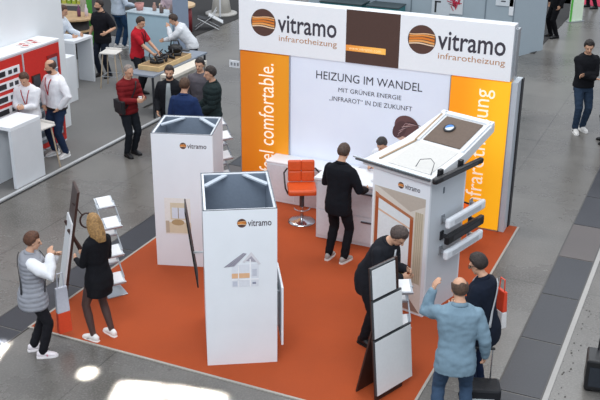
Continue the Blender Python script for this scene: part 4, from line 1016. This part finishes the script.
# ================================================================ GREY PARTITION WALL BEHIND THE BOOTH
m = MB(); x = -10.6
GP = mat('a3b2bb', .5, var=.03, scale=2)
while x < -5.0:
    x2 = min(x+.98, -4.98); m.b2(x+.012, x2-.012, 24.12, 24.20, 0, 3.2, GP); m.b2(x2-.012, x2+.012, 24.10, 24.22, 0, 3.2, mat('87959f', .4, .5)); x += .98
struct(m.build('wall_back'))
m = MB(); p0, p1 = V((-4.98, 24.12, 0)), V((-4.40, 25.40, 0)); d = (p1-p0).normalized(); n = V((-d.y, d.x, 0))*.08; m.rings([[p0, p1, p1+n, p0+n], [q+V((0,0,3.2)) for q in (p0, p1, p1+n, p0+n)]], mat('aebcc4', .5, var=.03)); struct(m.build('wall_right'))
ps = tag(MB().b2(-7.10, -6.62, 24.08, 24.10, .95, 1.6, mat('c9d2d8', .5)).b2(-7.02, -6.97, 24.075, 24.08, 1.0, 1.3, mat('2c2f33', .5)).b2(-7.02, -6.86, 24.075, 24.08, 1.26, 1.3, mat('2c2f33', .5)).build('notice'), 'pale notice with a dark bracket mark on the grey partition', 'notice')
m = MB()
m.b2(-6.72, -6.28, 24.09, 24.10, 1.0, 1.7, mat('d4dade', .5))
for i in range(26):
    a = random.random()*PI*2; r = random.random()*.15; m.box((-6.5+r*math.cos(a), 24.085-.0005*i, 1.28+r*math.sin(a)), (.14, .002, .02), mat(['b01f3c', 'c92f4c', '8c1830'][i % 3], .5), Matrix.Rotation(random.random()*3, 3, 'Y'))
tag(m.build('poster'), 'white poster with a red scribbled blot on the grey partition', 'poster')
tag(MB().b2(-5.10, -4.99, 24.09, 24.10, 1.1, 1.6, WH).build('sheet'), 'white sheet at the right end of the grey partition', 'sheet')
m = MB(); m.b2(-5.45, -5.0, 24.09, 24.10, 1.32, 1.8, mat('d5dde2', .5)); m.b2(-5.32, -5.20, 24.085, 24.09, 1.42, 1.45, mat('3c4046', .5)); tag(m.build('notice'), 'white notice with a small black line near the right end of the grey partition', 'notice')
for i, (x0, x1) in enumerate(((-9.9, -8.75), (-8.6, -7.75))):
    tag(MB().b2(x0, x1, 23.3, 23.9, 0.0, 1.15, mat(['1f6a70', '2c7c80'][i], .5)).b2(x0-.02, x1+.02, 23.28, 23.92, 1.15, 1.18, mat('39464a', .5)).b2(x0+.1, x1-.1, 23.29, 23.3, .2, 1.0, mat('2a767c', .5)).build('teal_counter'), ['wide teal counter behind the header sign, left one', 'narrower teal counter behind the header sign, right one'][i], 'counter')
# things at the top right
t = thing('side_table', 'small white table with a dark stand behind the grey partition', 'table', (-5.6, 28.2, .012))
MB().b2(-.35, .35, -.3, .3, .72, .75, WH).build('top', t); m = MB(); m.tube([(0,0,0), (0,0,.72)], .03, DK, 10); m.build('column', t, True); MB().rings([[V((r*math.cos(a), r*math.sin(a), z)) for a in [2*PI*i/24 for i in range(24)]] for r, z in ((.25, 0), (.25, .02))], DK).build('foot', t)
b = thing('banner_stand', 'slanted lime green and white banner stand at the top right', 'banner', (-4.22, 29.4, 0), .9)
MB().box((0, 0, 1.0), (.5, .02, 2.0), mat('d8e8d0', .4, emit=.1)).build('print', b); MB().b2(-.25, -.17, -.015, -.01, 0.02, 2.0, mat('5ec24a', .5)).build('green_band', b); MB().b2(-.28, .28, -.1, .1, 0, .02, ALU).build('foot', b)

# ================================================================ LIGHT
w_ = bpy.data.worlds.new('hall'); bpy.context.scene.world = w_; w_.use_nodes = True
nt = w_.node_tree; N = nt.nodes; L = nt.links; bg = N['Background']
tc = N.new('ShaderNodeTexCoord'); sp = N.new('ShaderNodeSeparateXYZ'); L.new(tc.outputs['Generated'], sp.inputs[0])
r = N.new('ShaderNodeValToRGB'); r.color_ramp.elements[0].color = (.58, .65, .76, 1); r.color_ramp.elements[1].color = (.86, .90, .98, 1)
r.color_ramp.elements[0].position = .0; r.color_ramp.elements[1].position = .9
L.new(sp.outputs[2], r.inputs['Fac']); L.new(r.outputs['Color'], bg.inputs['Color']); bg.inputs['Strength'].default_value = .85
def area(loc, rot, sx, sy, p, col=(1,1,1), spread=PI):
    l = bpy.data.lights.new('hall_and_fill_light', 'AREA'); l.shape = 'RECTANGLE'; l.size = sx; l.size_y = sy; l.energy = p; l.color = col; l.spread = spread
    o = bpy.data.objects.new('hall_and_fill_light', l); C.objects.link(o); o.location = loc; o.rotation_euler = rot; return o
area((-8, 14, 12), (0, 0, 0), 14, 3, 800, (1, .98, .95))
area((-2, 1, 10), (math.radians(38), 0, math.radians(20)), 10, 3, 1000, (.90, .95, 1))  # added unseen cool fill from the camera side, brightening the tower fronts
area((-6, 27, 12), (0, 0, 0), 16, 4, 1100, (.95, .98, 1.0))
# narrow shafts of daylight from roof lights reaching the foreground floor
def shaft(x, y, sx, sy, rz, p): return area((x, y, 9.5), (0, 0, rz), sx, sy, p, (1, .97, .9), math.radians(1.5))
shaft(-7.32, 7.48, .16, .45, .3, 13)
shaft(-6.03, 7.58, .10, .16, .3, 3.6)
shaft(-5.30, 7.50, .45, .32, .3, 26)
shaft(-4.70, 7.72, .62, .16, .15, 16)
sc = bpy.context.scene
sc.view_settings.view_transform = 'Standard'; sc.view_settings.look = 'None'; sc.view_settings.exposure = 0

bpy.data.scenes.remove(LAB)
